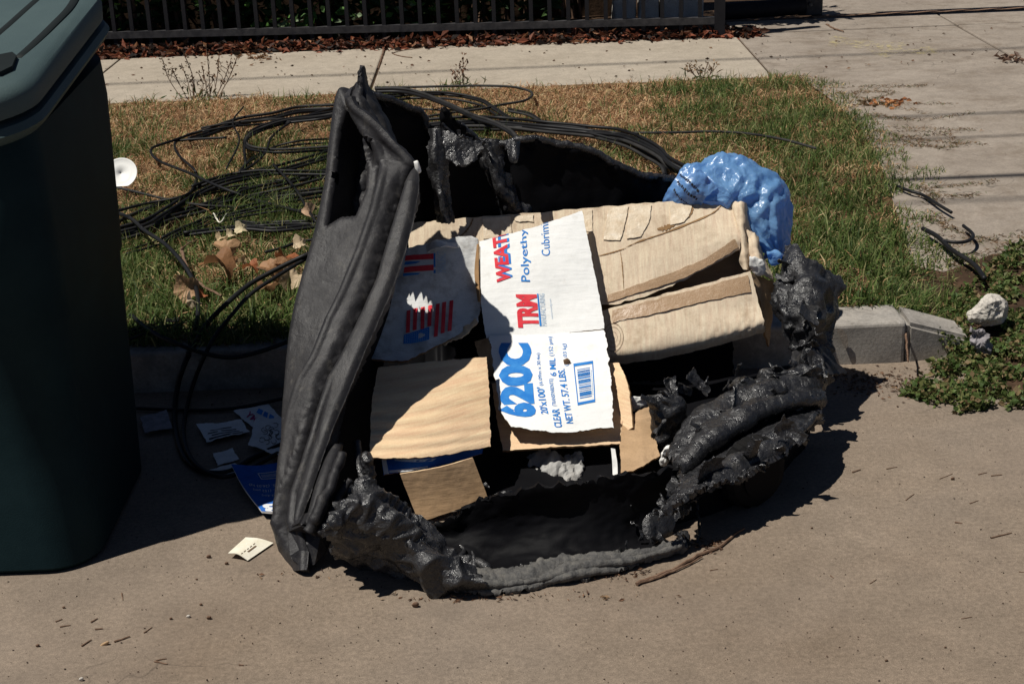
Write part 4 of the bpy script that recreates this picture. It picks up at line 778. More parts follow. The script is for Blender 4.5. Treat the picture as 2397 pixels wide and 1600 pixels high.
def crackline(key, pts, w, nm='tear', mat='card_edge'):
    Q = crom(np.array(pts, float), 26); A = []; Bv = []
    for k, q in enumerate(Q):
        ww = w*sin(pi*(k+.3)/26)**.5*(1+.5*random.uniform(-1, 1)); d = Q[min(k+1, 25)]-Q[max(k-1, 0)]; d /= np.linalg.norm(d)+1e-9; nn = np.array([-d[1], d[0]])
        A.append(surf_pt(key, *surf_uv(key, *(q+nn*ww)), .0018)); Bv.append(surf_pt(key, *surf_uv(key, *(q-nn*ww)), .0018))
    V = np.array(A+Bv); Fc = [[k, k+1, 27+k, 26+k] for k in range(25)]
    mesh(nm, V, Fc, mat, tb)
crackline('upf', [(1622, 476), (1618, 500), (1600, 515), (1570, 528), (1540, 540)], 3.0)
crackline('upf', [(1538, 538), (1560, 534), (1600, 514)], 5.0)
crackline('upf', [(1465, 580), (1500, 565), (1560, 545), (1660, 505), (1690, 480)], 1.6)
crackline('upf', [(1395, 602), (1440, 590), (1465, 582)], 1.2)
crackline('upf', [(1108, 512), (1100, 530), (1085, 548), (1060, 565)], 2.2)
crackline('upf', [(1452, 590), (1456, 620), (1460, 680)], 1.0)
crackline('upf', [(1432, 518), (1470, 508)], .9)
# stamped ring mark, half under the white panel's shade
rg = []
for (ra, rb) in ((30, 29), (22, 21.3), (12, 11.5)):
    for k in range(24):
        a0, a1 = 2*pi*k/24, 2*pi*(k+1)/24; rg.append([(ra*cos(a0)*.8, ra*sin(a0)*1.1), (ra*cos(a1)*.8, ra*sin(a1)*1.1), (rb*cos(a1)*.8, rb*sin(a1)*1.1), (rb*cos(a0)*.8, rb*sin(a0)*1.1)])
V = [];
for q in rg:
    for (x, y) in q: V.append(surf_pt('lof', *surf_uv('lof', 1436+x, 790+y), .0016))
mesh('stamp_mark', np.array(V), [[4*k, 4*k+1, 4*k+2, 4*k+3] for k in range(len(rg))], 'ink_brown', tb)
# crushed corner & side
sheet('crushed_corner', [[(1705, 474, 4.04), (1735, 472, 4.02), (1752, 478, 4.05)], [(1718, 520, 4.0), (1738, 525, 3.97), (1758, 530, 4.02)], [(1725, 570, 3.97), (1742, 585, 3.93), (1765, 585, 3.99)], [(1735, 620, 3.93), (1750, 635, 3.90), (1775, 630, 3.96)]], 'card_tan', .006, 50, 26, disp=lambda G, u, v: .010*ridged(G*np.array([30, 20, 14]), 2), ragged=.008, parent=tb, edge='card_edge')
sheet('side_wall', [[(1756, 640, 3.86), (1785, 650, 3.92), (1812, 660, 3.96)], [(1775, 700, 3.82), (1795, 720, 3.87), (1808, 730, 3.92)], [(1788, 765, 3.79), (1792, 790, 3.84), (1798, 810, 3.88)]], 'card_flat', .005, 30, 20, disp=lambda G, u, v: .006*ridged(G*18, 2), ragged=.006, parent=tb, edge='card_edge')
sheet('torn_liner', [[(1750, 540, 3.97), (1768, 545, 3.96), (1775, 560, 3.98)], [(1752, 590, 3.94), (1775, 600, 3.92), (1790, 610, 3.95)], [(1760, 630, 3.90), (1790, 645, 3.88), (1812, 655, 3.92)]], 'card_tan', .004, 30, 24, disp=lambda G, u, v: .006*ridged(G*24, 2), ragged=.008, parent=tb)
# white scrap caught by it
o = blob('paper_scrap', [(1755, 600), (1775, 602), (1790, 615), (1790, 640), (1770, 645), (1756, 625)], 3.88, .008, 'paper', lambda G: .006*ridged(G*40, 2), 40, 14); tag(o, 'white scrap of paper wedged between blue bag and tan box', 'paper')

# --- white printed panel
wp = empty('white_carton', (-.02, 3.75, .2), 'bright white carton panel printed 620C and Polyethyl lettering lying on top', 'cardboard box')
sheet('upper_panel', [[(1122, 566, 3.93), (1240, 535, 3.945), (1363, 494, 3.965)], [(1124, 640, 3.85), (1250, 625, 3.855), (1384, 600, 3.875)], [(1128, 715, 3.78), (1260, 705, 3.79), (1402, 690, 3.80)], [(1138, 792, 3.72), (1270, 785, 3.72), (1416, 770, 3.73)]], 'card_white', .005, 60, 60, disp=cd(.004, 4), ragged=.003, parent=wp, edge='card_edge', key='wu')
sheet('lower_flap', [[(1146, 786, 3.722), (1270, 784, 3.720), (1416, 770, 3.733)], [(1156, 860, 3.61), (1280, 858, 3.61), (1425, 845, 3.62)], [(1168, 950, 3.49), (1295, 945, 3.49), (1433, 930, 3.51)], [(1196, 998, 3.425), (1310, 1013, 3.41), (1434, 1000, 3.43)]], 'card_white', .005, 70, 70, disp=lambda G, u, v: .004*fbm(G*5, 3)-.02*np.clip(.12-u, 0, 1)*v, ragged=.006, parent=wp, edge='card_edge', key='wl')
# lettering runs upward: baseline at right, reading bottom to top
def vt(s, key, x0, x1, ybot, ytop, mat, bold=0, skew=0, clip=None, off=.0012, dx=0):
    """text whose line runs from (.,ybot) up to (.,ytop); x0 = top of letters (left), x1 = baseline (right)"""
    return text(s, key, [(x1+dx, ybot), (x1+skew+dx, ytop), (x0+skew+dx, ytop), (x0+dx, ybot)], mat, wp, bold, clip, off)
vt('620C', 'wl', 1178, 1258, 978, 804, 'ink_blue', .06, -14)
vt("20'x100'", 'wl', 1266, 1284, 970, 908, 'ink_blue', .02, -10)
vt('(6.09m x 30.4m)', 'wl', 1262, 1273, 904, 828, 'ink_blue', .0, -7)
vt('CLEAR', 'wl', 1298, 1316, 1002, 958, 'ink_blue', .02, -7)
vt('(TRANSPARENTE)', 'wl', 1293, 1305, 952, 888, 'ink_blue', .0, -8)
vt('6 MIL', 'wl', 1288, 1303, 882, 840, 'ink_blue', .02, -3)
vt('(152 µm)', 'wl', 1286, 1299, 835, 790, 'ink_blue', .0, -4)
vt('NET WT. 57.4 LBS.', 'wl', 1325, 1342, 992, 865, 'ink_blue', .02, -20)
vt('(26.03 kg)', 'wl', 1321, 1333, 858, 806, 'ink_blue', .0, -6)
vt('WEATHER', 'wu', 1163, 1196, 660, 500, 'ink_blue', .06, -14, .66, .0012, 5)
vt('WEATHER', 'wu', 1163, 1196, 662, 502, 'ink_red', .04, -14, .66, .0018)
vt('Polyethylene', 'wu', 1220, 1248, 660, 490, 'ink_blue', .01, -18, .72)
vt('Cubrimiento', 'wu', 1268, 1288, 600, 490, 'ink_blue', .0, -8, .70)
vt('TRM', 'wu', 1213, 1262, 768, 690, 'ink_red', .05, -6, None, .0016)
V, Fc = rects([(.0, 1.0, 0, 1)]); print_mesh('logo_bar', V, Fc, 'wu', [(1268, 764), (1260, 688), (1257, 688), (1263, 764)], 'ink_blue', wp)
vt('MANUFACTURING', 'wu', 1268, 1280, 764, 688, 'ink_pale', .0, -6)
vt('www.trmmfg.com', 'wu', 1290, 1296, 748, 700, 'ink_pale', .0, -5)
# barcode box
fr = [(0, 1, 0, .05), (0, 1, .95, 1), (0, .07, .05, .95), (.93, 1, .05, .95)]
Q = [(1393, 942), (1388, 846), (1342, 853), (1352, 950)]
V, Fc = rects(fr); print_mesh('barcode_frame', V, Fc, 'wl', Q, 'ink_blue', wp)
bars = []; x = .16
while x < .84:
    w = random.choice([.012, .02, .03]); bars.append((x, x+w, .18, .84)); x += w+random.choice([.012, .02, .03])
V, Fc = rects(bars); print_mesh('barcode', V, Fc, 'wl', Q, 'ink_blue', wp)
V, Fc = rects([(.2+.05*k, .23+.05*k, .10, .14) for k in range(12)]); print_mesh('barcode_digits', V, Fc, 'wl', Q, 'ink_pale', wp)
# burnt speck over the lettering
blob('burn_speck', [(1318, 842), (1328, 838), (1336, 846), (1332, 856), (1322, 856)], 3.615, .004, 'ink_brown', None, 20, 8, wp)

sheet('slit', [[(1117, 572, 3.915), (1121, 572, 3.912)], [(1111, 640, 3.845), (1121, 640, 3.842)], [(1119, 706, 3.785), (1124, 706, 3.782)]], 'card_edge', .004, 30, 6, parent=wp)
# --- flag panel, in the shade of the side panel
fp = empty('flag_carton', (-.25, 3.75, .2), 'grimy white carton piece printed with red and blue flag, in shade', 'cardboard box')
sheet('panel', [[(925, 590, 3.90), (1000, 572, 3.91), (1060, 556, 3.92), (1112, 556, 3.93), (1118, 572, 3.925)], [(905, 660, 3.83), (980, 650, 3.84), (1050, 640, 3.85), (1105, 645, 3.865), (1122, 650, 3.86)], [(890, 740, 3.74), (970, 735, 3.76), (1045, 728, 3.78), (1105, 722, 3.79), (1124, 720, 3.79)], [(880, 800, 3.66), (960, 800, 3.67), (1030, 785, 3.70), (1090, 765, 3.74), (1120, 745, 3.765)], [(868, 842, 3.60), (945, 846, 3.60), (1020, 812, 3.66), (1075, 785, 3.71), (1115, 760, 3.75)]], 'card_grime', .006, 70, 80, disp=lambda G, u, v: .008*fbm(G*6, 3)+.001*fbm(G*60, 2), ragged=.006, parent=fp, edge='card_edge', key='fl')
FQ = [(948, 808), (1000, 800), (1062, 705), (952, 733)]   # the flag stands on end: canton lower, stripes running up
for (xb, yb_, xt, yt) in ((950, 782, 952, 729), (966, 776, 968, 724), (984, 773, 985, 721), (1000, 767, 1002, 717), (1015, 791, 1020, 713), (1031, 783, 1035, 709), (1047, 778, 1052, 705)):
    V, Fc = rects([(0, 1, 0, 1)]); print_mesh('flag_stripe', V, Fc, 'fl', [(xb, yb_), (xb+9, yb_-2), (xt+9, yt-2), (xt, yt)], 'ink_red', fp)
CQ = [(944, 807), (1004, 797), (1005, 767), (946, 786)]
V, Fc = rects([(0, 1, 0, 1)]); print_mesh('flag_canton', V, Fc, 'fl', CQ, 'ink_blue', fp)
st = []
for r_ in range(5):
    for c_ in range(11): st.append((.05+c_*.085, .07+c_*.085, .12+r_*.17, .17+r_*.17))
V, Fc = rects(st); print_mesh('flag_stars', V, Fc, 'fl', CQ, 'ink_white', fp, .0018)
for q in ([(948, 612), (1015, 608), (1015, 595), (950, 600)], [(945, 640), (1015, 634), (1015, 621), (947, 627)]):
    V, Fc = rects([(0, 1, 0, 1)]); print_mesh('logo_stripe', V, Fc, 'fl', q, 'ink_red', fp)
for q in ([(946, 622), (975, 618), (985, 614), (950, 614)], [(944, 648), (978, 644), (985, 640), (944, 642)]):
    V, Fc = rects([(0, 1, 0, 1)]); print_mesh('logo_stripe', V, Fc, 'fl', q, 'ink_blue', fp)
V, Fc = rects([(0, 1, 0, 1)]); print_mesh('logo_bar', V, Fc, 'fl', [(1015, 641), (1020, 640), (1019, 594), (1015, 595)], 'ink_blue', fp)
text('MANUFACT', 'fl', [(1044, 638), (1044, 590), (1023, 590), (1023, 638)], 'ink_pale', fp)
sheet('peeling_paper', [[(1000, 575, 3.90), (1020, 562, 3.88), (1070, 570, 3.90)], [(1002, 590, 3.885), (1030, 578, 3.86), (1075, 580, 3.89)]], 'paper', .002, 14, 30, disp=lambda G, u, v: .006*fbm(G*20, 3), ragged=.005, parent=fp)
sheet('torn_liner', [[(1030, 800, 3.70), (1070, 775, 3.73), (1112, 748, 3.76)], [(1040, 806, 3.68), (1085, 785, 3.70), (1118, 757, 3.75)]], 'card_brown', .003, 10, 40, disp=lambda G, u, v: .006*fbm(G*40, 3), ragged=.008, parent=fp)

# a burnt-through hole in the side panel: sunlight falls through it on the carton
hole = surf_pt('fl', *surf_uv('fl', 978, 708)); sdv = np.array(sd); 
for side in [o_ for o_ in mb.children if o_.name.split('.')[0] in ('side_panel', 'inner_side', 'folded_peak', 'panel_rim')]:
  bmh = bmesh.new(); bmh.from_mesh(side.data)
  off = np.array(mb.location); kill = []
  for f_ in bmh.faces:
      q = np.array(f_.calc_center_median())+off-hole; t_ = q@sdv; w_ = q-sdv*t_; a_ = atan2(w_[2], w_[0])
      if t_ > .03 and np.linalg.norm(w_) < .021*(1+.35*sin(2*a_+1)+.2*sin(5*a_)): kill.append(f_)
  bmesh.ops.delete(bmh, geom=kill, context='FACES'); bmh.to_mesh(side.data); bmh.free()
# --- brown sheets below
o = sheet('brown_carton', [[(885, 862, 3.50), (1010, 848, 3.53), (1138, 838, 3.56)], [(872, 935, 3.385), (1005, 925, 3.41), (1143, 905, 3.48)], [(867, 1010, 3.295), (1000, 1005, 3.315), (1146, 985, 3.39)], [(868, 1073, 3.225), (1000, 1070, 3.245), (1148, 1045, 3.33)]], 'card_brown', .005, 70, 60, disp=lambda G, u, v: .003*fbm(G*6, 3)+.0022*np.sin((v+.04*u)*46+2*fbm(G*3, 2))*np.clip(fbm(G*4+3, 2)+.4, 0, 1), ragged=.004, edge='card_edge'); tag(o, 'light brown corrugated cardboard sheet beside the melted left panel', 'cardboard')
o = sheet('brown_carton', [[(1152, 900, 3.63), (1300, 890, 3.63), (1440, 860, 3.67)], [(1162, 975, 3.525), (1310, 970, 3.52), (1455, 940, 3.55)], [(1178, 1054, 3.42), (1315, 1048, 3.41), (1454, 1040, 3.43)]], 'card_brown', .006, 50, 50, disp=cd(.004, 6), ragged=.004, edge='card_edge'); tag(o, 'light brown corrugated cardboard sheet directly beneath the white 620C flap', 'cardboard')
o = sheet('brown_carton', [[(1425, 850, 3.66), (1450, 850, 3.65)], [(1445, 920, 3.56), (1472, 905, 3.55)], [(1460, 1012, 3.47), (1482, 1000, 3.46)]], 'card_brown', .005, 40, 16, disp=cd(.003, 9), ragged=.003, edge='card_edge'); tag(o, 'narrow brown cardboard edge standing right of the white 620C flap', 'cardboard')
o = sheet('brown_carton', [[(1455, 985, 3.50), (1490, 965, 3.51), (1518, 948, 3.52)], [(1452, 1045, 3.42), (1495, 1030, 3.43), (1532, 1010, 3.45)], [(1450, 1108, 3.34), (1500, 1095, 3.35), (1542, 1062, 3.38)]], 'card_flat', .005, 40, 30, disp=lambda G, u, v: .004*fbm(G*9, 2)-.02*np.clip(u-.6, 0, 1), ragged=.005, edge='card_edge'); tag(o, 'orange brown folded cardboard piece beside the molten right arm', 'cardboard')
o = sheet('brown_carton', [[(936, 1108, 3.225), (1030, 1092, 3.235), (1106, 1070, 3.26)], [(958, 1165, 3.215), (1040, 1150, 3.225), (1125, 1120, 3.25)], [(980, 1222, 3.195), (1060, 1195, 3.215), (1142, 1165, 3.24)]], 'card_flat', .006, 30, 40, disp=cd(.002, 8), ragged=.001, edge='card_brown'); tag(o, 'stained brown cardboard square hanging lowest at the front of the bin', 'cardboard')
bs = empty('blue_strip_carton', at(1000, 1100, 3.34), 'blue and white carton edge showing under the light brown sheet', 'cardboard')
sheet('panel', [[(890, 1062, 3.27), (1000, 1060, 3.265), (1130, 1040, 3.39)], [(898, 1112, 3.235), (1000, 1095, 3.25), (1128, 1062, 3.365)]], 'card_blue', .005, 14, 50, disp=cd(.002, 8), ragged=.004, parent=bs, edge='card_edge', key='bs')
V, Fc = rects([(0, 1, 0, 1)]); print_mesh('white_margin', V, Fc, 'bs', [(899, 1111), (911, 1109), (903, 1066), (892, 1066)], 'card_white', bs)
V, Fc = rects([(0, 1, 0, 1)]); print_mesh('white_band', V, Fc, 'bs', [(925, 1078), (1010, 1079), (1020, 1072), (925, 1070)], 'ink_pale', bs)
V, Fc = rects([(0, 1, 0, 1)]); print_mesh('white_band', V, Fc, 'bs', [(912, 1107), (1000, 1096), (1000, 1090), (912, 1101)], 'ink_white', bs)
# crumpled paper, scraps inside
o = sheet('crumpled_paper', [[(1238, 1064, 3.46), (1290, 1056, 3.47), (1345, 1066, 3.46)], [(1230, 1095, 3.42), (1290, 1090, 3.40), (1362, 1100, 3.42)], [(1250, 1126, 3.37), (1300, 1128, 3.36), (1360, 1130, 3.37)]], 'paper_grey', .002, 60, 70, disp=lambda G, u, v: .045*crumple(G, 14, 7, 40, .2)+.018*crumple(G, 38, 6, 41, .2), ragged=.02, smooth=False); tag(o, 'crumpled greyish white paper in the dark middle of the burnt bin', 'paper')
o = blob('torn_paper', [(1548, 1062), (1560, 1045), (1576, 1040), (1572, 1065), (1558, 1090), (1545, 1085)], 3.36, .008, 'plate_white', lambda G: .008*ridged(G*50, 2), 40, 14); tag(o, 'small bright white paper tear at the inner end of the melted arm', 'paper')
o = sheet('striped_wrapper', [[(1430, 1048, 3.38), (1440, 1050, 3.375)], [(1433, 1080, 3.35), (1445, 1085, 3.345)], [(1434, 1110, 3.32), (1446, 1115, 3.31)]], 'paper', .002, 20, 8, disp=lambda G, u, v: .003*fbm(G*30, 2)); tag(o, 'narrow white wrapper strip standing left of the orange brown piece', 'wrapper')
o = blob('plastic_scrap', [(1460, 935), (1480, 928), (1512, 930), (1510, 950), (1480, 962), (1462, 955)], 3.55, .008, 'paper', lambda G: .008*ridged(G*40, 2), 40, 14); tag(o, 'pale grey plastic scrap beside the standing brown cardboard edge', 'plastic scrap')

# ------------------------------------------------------------------ BLUE BAG
bag = empty('blue_bag', at(1700, 520, 4.02), 'crumpled translucent blue plastic bag bulging behind the tan box', 'plastic bag')
knot_at = at(1818, 606, 3.99)
def bagd(G):
    v = G-knot_at; r_ = np.linalg.norm(v, axis=-1); an = np.arctan2(v[..., 2]+.4*v[..., 1], v[..., 0]-.5*v[..., 1]); w_ = fbm(G*5, 3)
    t1 = np.abs(((an*1.7+1.1*w_) % 1)*2-1); t2 = np.abs(((an*4.3+2.2*w_+r_*5) % 1)*2-1); t3 = np.abs(((r_*14+3*fbm(G*4+7, 2)+an) % 1)*2-1)
    return .014*(t1-.5)*np.clip(r_/.15, 0, 1)+.010*(t2-.5)+.005*(t3-.5)+.008*ridged(G*14, 3)+.005*ridged(G*36, 3)
blob('film', [(1566, 478), (1580, 438), (1592, 402), (1612, 382), (1650, 378), (1682, 360), (1720, 357), (1762, 376), (1806, 408), (1842, 445), (1848, 520), (1846, 575), (1826, 612), (1800, 605), (1775, 560), (1740, 510), (1690, 495), (1630, 490)], 4.11, .09, 'bag_blue', bagd, 200, 90, bag, True, .07, -.0004)
sheet('loose_flap', [[(1602, 392, 4.06), (1640, 400, 4.04), (1680, 440, 4.03)], [(1572, 430, 4.05), (1610, 440, 4.02), (1655, 460, 4.02)], [(1546, 482, 4.06), (1590, 484, 4.03), (1640, 484, 4.03)]], 'bag_blue', .002, 40, 40, disp=lambda G, u, v: .010*ridged(G*12, 3)+.004*ridged(G*36, 2), ragged=.004, parent=bag, key='bf')
for (x0_, y0_, n__) in ((1590, 412, 9), (1584, 428, 8), (1576, 446, 6)):
    V = []; rr_ = random.Random(x0_)
    L_ = []; x = 0
    while x < .96: w = rr_.uniform(.03, .09); L_.append((x, min(1, x+w), rr_.choice([0, .2]), rr_.choice([.8, 1]))); x += w+.03
    V, Fc = rects(L_); print_mesh('faded_print', V, Fc, 'bf', [(x0_, y0_), (x0_+46, y0_+40), (x0_+50, y0_+35), (x0_+4, y0_-5)], 'ink_black', bag, .001)
blob('knot', [(1795, 590), (1815, 585), (1832, 595), (1828, 616), (1805, 620)], 3.98, .02, 'bag_blue', lambda G: .01*ridged(G*30, 2), 40, 20, bag)

# ------------------------------------------------------------------ CABLES
def cable(pts, r_=.0055, z=.165, mat='cable', n=None, jit=0, zs=None, seed=0):
    rs = random.Random(seed); P = []
    dx, dy = (rs.gauss(0, jit), rs.gauss(0, jit*.6)) if jit else (0, 0)
    for k, p in enumerate(pts):
        zz = (zs[k] if zs else z)+rs.uniform(-.012, .012)*(0 if zs else 1)
        q = (p[0]+dx+rs.gauss(0, jit*.3), p[1]+dy+rs.gauss(0, jit*.25)); w_ = gz(*q, zz)
        if zs and zz < .13 and 4.045 < w_[1] < 4.25 and w_[0] < 1.1: w_ = at(*q, 4.045)
        P.append(w_)
    Q = crom(np.array(P), n or max(20, len(pts)*9)); return tube(Q, r_, 7)
CAB = [
 ([(790, 245), (700, 250), (640, 264), (560, 277), (480, 304), (440, 316)], .0075, .16, 2, 3),
 ([(790, 250), (720, 270), (681, 286), (637, 320), (623, 354), (600, 380), (560, 405)], .0055, .17, 0, 0),
 ([(790, 260), (690, 275), (647, 283), (593, 303), (572, 330), (575, 385)], .006, .17, 1, 3),
 ([(450, 313), (402, 330), (361, 344), (354, 358), (375, 378), (443, 405), (511, 436), (596, 467), (681, 490), (745, 508)], .006, .17, 0, 0),
 ([(790, 342), (681, 349), (630, 349), (586, 342), (576, 327), (596, 307), (664, 283), (749, 272), (800, 262)], .006, .18, 1, 3),
 ([(780, 350), (647, 388), (545, 409), (477, 433), (392, 484), (340, 514), (262, 536)], .006, .17, 2, 6),
 ([(780, 392), (680, 420), (579, 443), (477, 477), (392, 500), (262, 545)], .006, .16, 2, 6),
 ([(262, 497), (340, 477), (426, 460), (453, 439), (460, 412), (453, 395), (419, 364), (409, 337), (430, 328), (530, 322)], .0055, .175, 0, 0),
 ([(250, 434), (306, 446), (392, 467), (470, 480), (560, 486)], .005, .16, 0, 0),
 ([(780, 445), (700, 460), (613, 473), (511, 501), (432, 531), (380, 556)], .0055, .16, 1, 5),
 ([(780, 402), (690, 400), (600, 400), (520, 412), (450, 436)], .006, .17, 1, 5),
 ([(262, 560), (330, 540), (400, 510), (470, 490), (540, 470), (640, 455), (760, 440)], .006, .15, 1, 4),
 ([(878, 208), (936, 208), (987, 218), (1055, 245), (1106, 269), (1158, 286), (1200, 310), (1230, 350)], .008, .20, 1, 3),
 ([(1000, 280), (1089, 274), (1175, 276), (1277, 286), (1379, 296), (1447, 303), (1498, 320), (1542, 344), (1566, 368), (1610, 392)], .0075, .18, 3, 4),
 ([(1000, 300), (1089, 291), (1209, 291), (1311, 295), (1379, 304), (1464, 327), (1515, 354), (1549, 376), (1560, 408)], .0065, .17, 2, 4),
 ([(1120, 300), (1180, 298), (1243, 308), (1311, 303), (1370, 300)], .006, .16, 0, 0),
 ([(878, 205), (970, 204), (1106, 201), (1192, 203), (1233, 211), (1246, 221), (1229, 235), (1175, 245), (1124, 255), (1040, 266), (990, 275)], .006, .17, 0, 0),
 ([(880, 226), (930, 220), (970, 216), (1055, 218), (1124, 232), (1154, 249), (1200, 280)], .006, .17, 2, 3),
 ([(950, 250), (1000, 256), (1060, 258), (1120, 250)], .005, .165, 0, 0),
 ([(1190, 255), (1240, 266), (1270, 285)], .006, .165, 1, 2),
 ([(1430, 312), (1520, 311), (1597, 310), (1665, 308), (1750, 313), (1835, 327), (1912, 348)], .0055, .17, 0, 0),
 ([(545, 515), (600, 522), (643, 520), (709, 518), (745, 520)], .0055, .16, 1, 2),
 ([(430, 545), (560, 530), (643, 534), (745, 524)], .0065, .165, 1, 2),
 ([(620, 590), (660, 580), (700, 566), (740, 560)], .005, .16, 0, 0),
 ([(270, 520), (360, 480), (470, 452), (600, 428), (760, 412)], .0045, .16, 1, 6),
 ([(300, 585), (380, 560), (480, 520), (620, 490), (745, 480)], .004, .155, 1, 5),
 ([(560, 400), (590, 370), (640, 345), (700, 330), (770, 325)], .0045, .17, 1, 4),
 ([(640, 385), (690, 440), (720, 490), (740, 520)], .005, .19, 0, 0),
 ([(470, 300), (540, 288), (640, 280), (770, 270)], .005, .165, 1, 5),
 ([(300, 772), (340, 758), (375, 751), (420, 745)], .004, .15, 3, 5),
 ([(530, 395), (560, 330), (545, 285), (570, 250)], .004, .2, 0, 0),
]
nc = 0
cable_lab = ['thick cable bunch along the brown grass at upper left', 'black cable curling down behind the left panel', 'hooked cable pair beside the left panel', 'black cable with a sharp hairpin loop in mid grass at left', 'doubled back cable pair beside the left panel', 'long cable bunch slanting from burnt bin to green bin', 'lower cable bunch slanting from burnt bin to green bin', 'black cable with a small round bend right of the white plate', 'thin cable passing just below the white plate', 'cable pair slanting through green grass under the bunches', 'cable pair in the upper middle of the left tangle', 'cable pair sunk in grass near the green bin', 'thick cable pair arching over the back wall tip', 'heavy cable bunch curving down to the blue bag', 'thinner cable bunch under the heavy one by the blue bag', 'short black cable loop under the thick bunch', 'black cable forming the wide outer loop near the sidewalk', 'cable bunch inside the wide loop near the sidewalk', 'short thin cable behind the back wall tip', 'short cable pair in brown grass behind the back wall', 'lone thin cable running right across brown grass past the blue bag', 'straight cable pair beside the left panel in green grass', 'lower straight cable pair ending at the left panel', 'short cable piece sunk in grass above the dry leaves', 'long thin cable pair crossing the tangle at mid height', 'thin low cable pair crossing green grass', 'thin cable pair curving toward the left panel', 'grey cable slanting steeply down beside the left panel', 'thin cable pair below the thick upper bunch', 'comb of parallel thin cables at the green bin', 'thin grey cable standing up from the tangle']
for i_, (pts, r_, z_, extra, jit) in enumerate(CAB):
    for e_ in range(extra+1):
        p2 = [(x, y+e_*(5+jit*.6)) for x, y in pts]; V, Fc = cable(p2, r_, z_, 'cable', None, 0 if e_ == 0 else jit*.5, None, i_*10+e_)
        o = mesh('cable', V, Fc, 'cable' if (i_+e_) % 4 else 'cable_dusty', None, True)
        lab = cable_lab[i_] if extra == 0 else ('upper' if e_ == 0 else 'lowest' if e_ == extra else ('second', 'third')[e_-1])+' strand of the '+cable_lab[i_]
        tag(o, lab, 'cable', 'black cables tangled on the grass')
SP = [([(262, 494), (306, 511), (337, 538), (385, 570), (422, 608), (450, 652), (463, 696), (462, 745), (450, 790), (440, 830)], [.17, .19, .21, .22, .22, .2, .19, .17, .13, .05], .007, 'heavy black cable arching from the green bin down to the kerb'),
      ([(735, 590), (700, 604), (630, 639), (579, 669), (528, 713), (490, 751), (463, 792), (430, 857), (412, 925), (410, 993), (424, 1054), (450, 1090), (490, 1106), (540, 1102), (590, 1072), (660, 1040)], [.30, .28, .25, .23, .21, .18, .14, .06, .01, .008, .008, .008, .008, .008, .01, .02], .0075, 'long black cable dropping over the kerb and looping round the papers'),
      ([(735, 598), (705, 612), (640, 652), (585, 690), (540, 740), (505, 785), (480, 830), (452, 900), (436, 960), (430, 1010), (440, 1058), (470, 1096), (520, 1115), (580, 1098), (650, 1060)], [.29, .27, .25, .23, .2, .16, .1, .03, .008, .02, .02, .02, .02, .02, .02], .006, 'second cable falling beside the long one over the kerb'),
      ([(305, 735), (340, 765), (385, 792), (477, 826), (545, 836), (610, 822), (672, 800)], [.16, .17, .16, .12, .11, .1, .12], .0065, 'dark cable dipping over the kerb between the two bins'),
      ([(315, 955), (436, 960), (520, 958), (579, 950), (664, 932)], [.01, .008, .008, .01, .02], .005, 'thin cable lying straight across the street between the bins'),
      ([(2091, 433), (2130, 447), (2159, 456), (2195, 478), (2227, 497)], [.135, .14, .135, .135, .13], .006, 'grey cable piece at the lawn edge near the driveway'),
      ([(2160, 535), (2194, 553), (2228, 584), (2279, 618), (2305, 652)], [.12, .12, .11, .10, .10], .008, 'thick flattened black cable at the right lawn edge'),
      ([(2255, 528), (2275, 545), (2277, 556), (2262, 565), (2235, 567), (2205, 562)], [.12, .12, .12, .12, .12, .12], .006, 'short curved cable end on the driveway at right')]
for k, (pts, zs, r_, lab) in enumerate(SP):
    V, Fc = cable(pts, r_, .1, 'cable', None, 0, zs, 900+k); tag(mesh('cable', V, Fc, 'cable', None, True), lab, 'cable', 'black cables tangled on the grass')

# ------------------------------------------------------------------ SMALL THINGS
# paper plate
pc = gz(284, 412, .20); PL = empty('paper_plate', pc, 'white paper plate standing tilted in the grass beside the green bin', 'plate')
def plate():
    V = []; K = 48; prof = [(.002, 0), (.04, 0), (.052, .001), (.060, .003), (.064, .005)]
    t_ = radians(52); ca_, sa_ = cos(t_), sin(t_)
    for (r_, hh) in prof:
        for k in range(K):
            a = 2*pi*k/K; x = r_*cos(a); y = r_*sin(a); y = max(y, -.056); z = hh; V.append(pc+np.array([x, y*ca_-z*sa_, y*sa_+z*ca_])*np.array([1, 1, 1])+np.array([0, 0, .01]))
    Fc = [[i*K+j, i*K+(j+1) % K, (i+1)*K+(j+1) % K, (i+1)*K+j] for i in range(len(prof)-1) for j in range(K)]; return V, Fc
V, Fc = plate(); o = mesh('disc', V, Fc, 'plate_white', PL, True); o.modifiers.new('thick', 'SOLIDIFY').thickness = .0012
# rock, yellow fruit, lint
o = blob('concrete_chunk', [(2265, 735), (2290, 710), (2320, 688), (2345, 700), (2362, 722), (2352, 745), (2338, 758), (2310, 760), (2275, 752)], 4.22, .05, 'concrete_rock', lambda G: .014*ridged(G*18, 3)+.004*fbm(G*70, 3), 90, 50, None, False); tag(o, 'broken pale concrete chunk lying at the grass edge by the kerb end', 'rock')
o = blob('yellow_fruit', [(2303, 918), (2306, 906), (2314, 903), (2323, 910), (2323, 922), (2317, 932), (2308, 932)], 3.86, .016, 'fruit', lambda G: .001*fbm(G*60, 2), 40, 20); tag(o, 'pale yellow fallen fruit lying on the creeping weeds', 'fruit')
o = blob('lint_clump', [(2272, 770), (2300, 772), (2318, 795), (2322, 820), (2300, 832), (2285, 810), (2275, 795)], 4.05, .012, 'lint', lambda G: .022*ridged(G*30, 3), 60, 24, None, False); tag(o, 'grey fluffy lint clump beside the kerb end', 'lint')
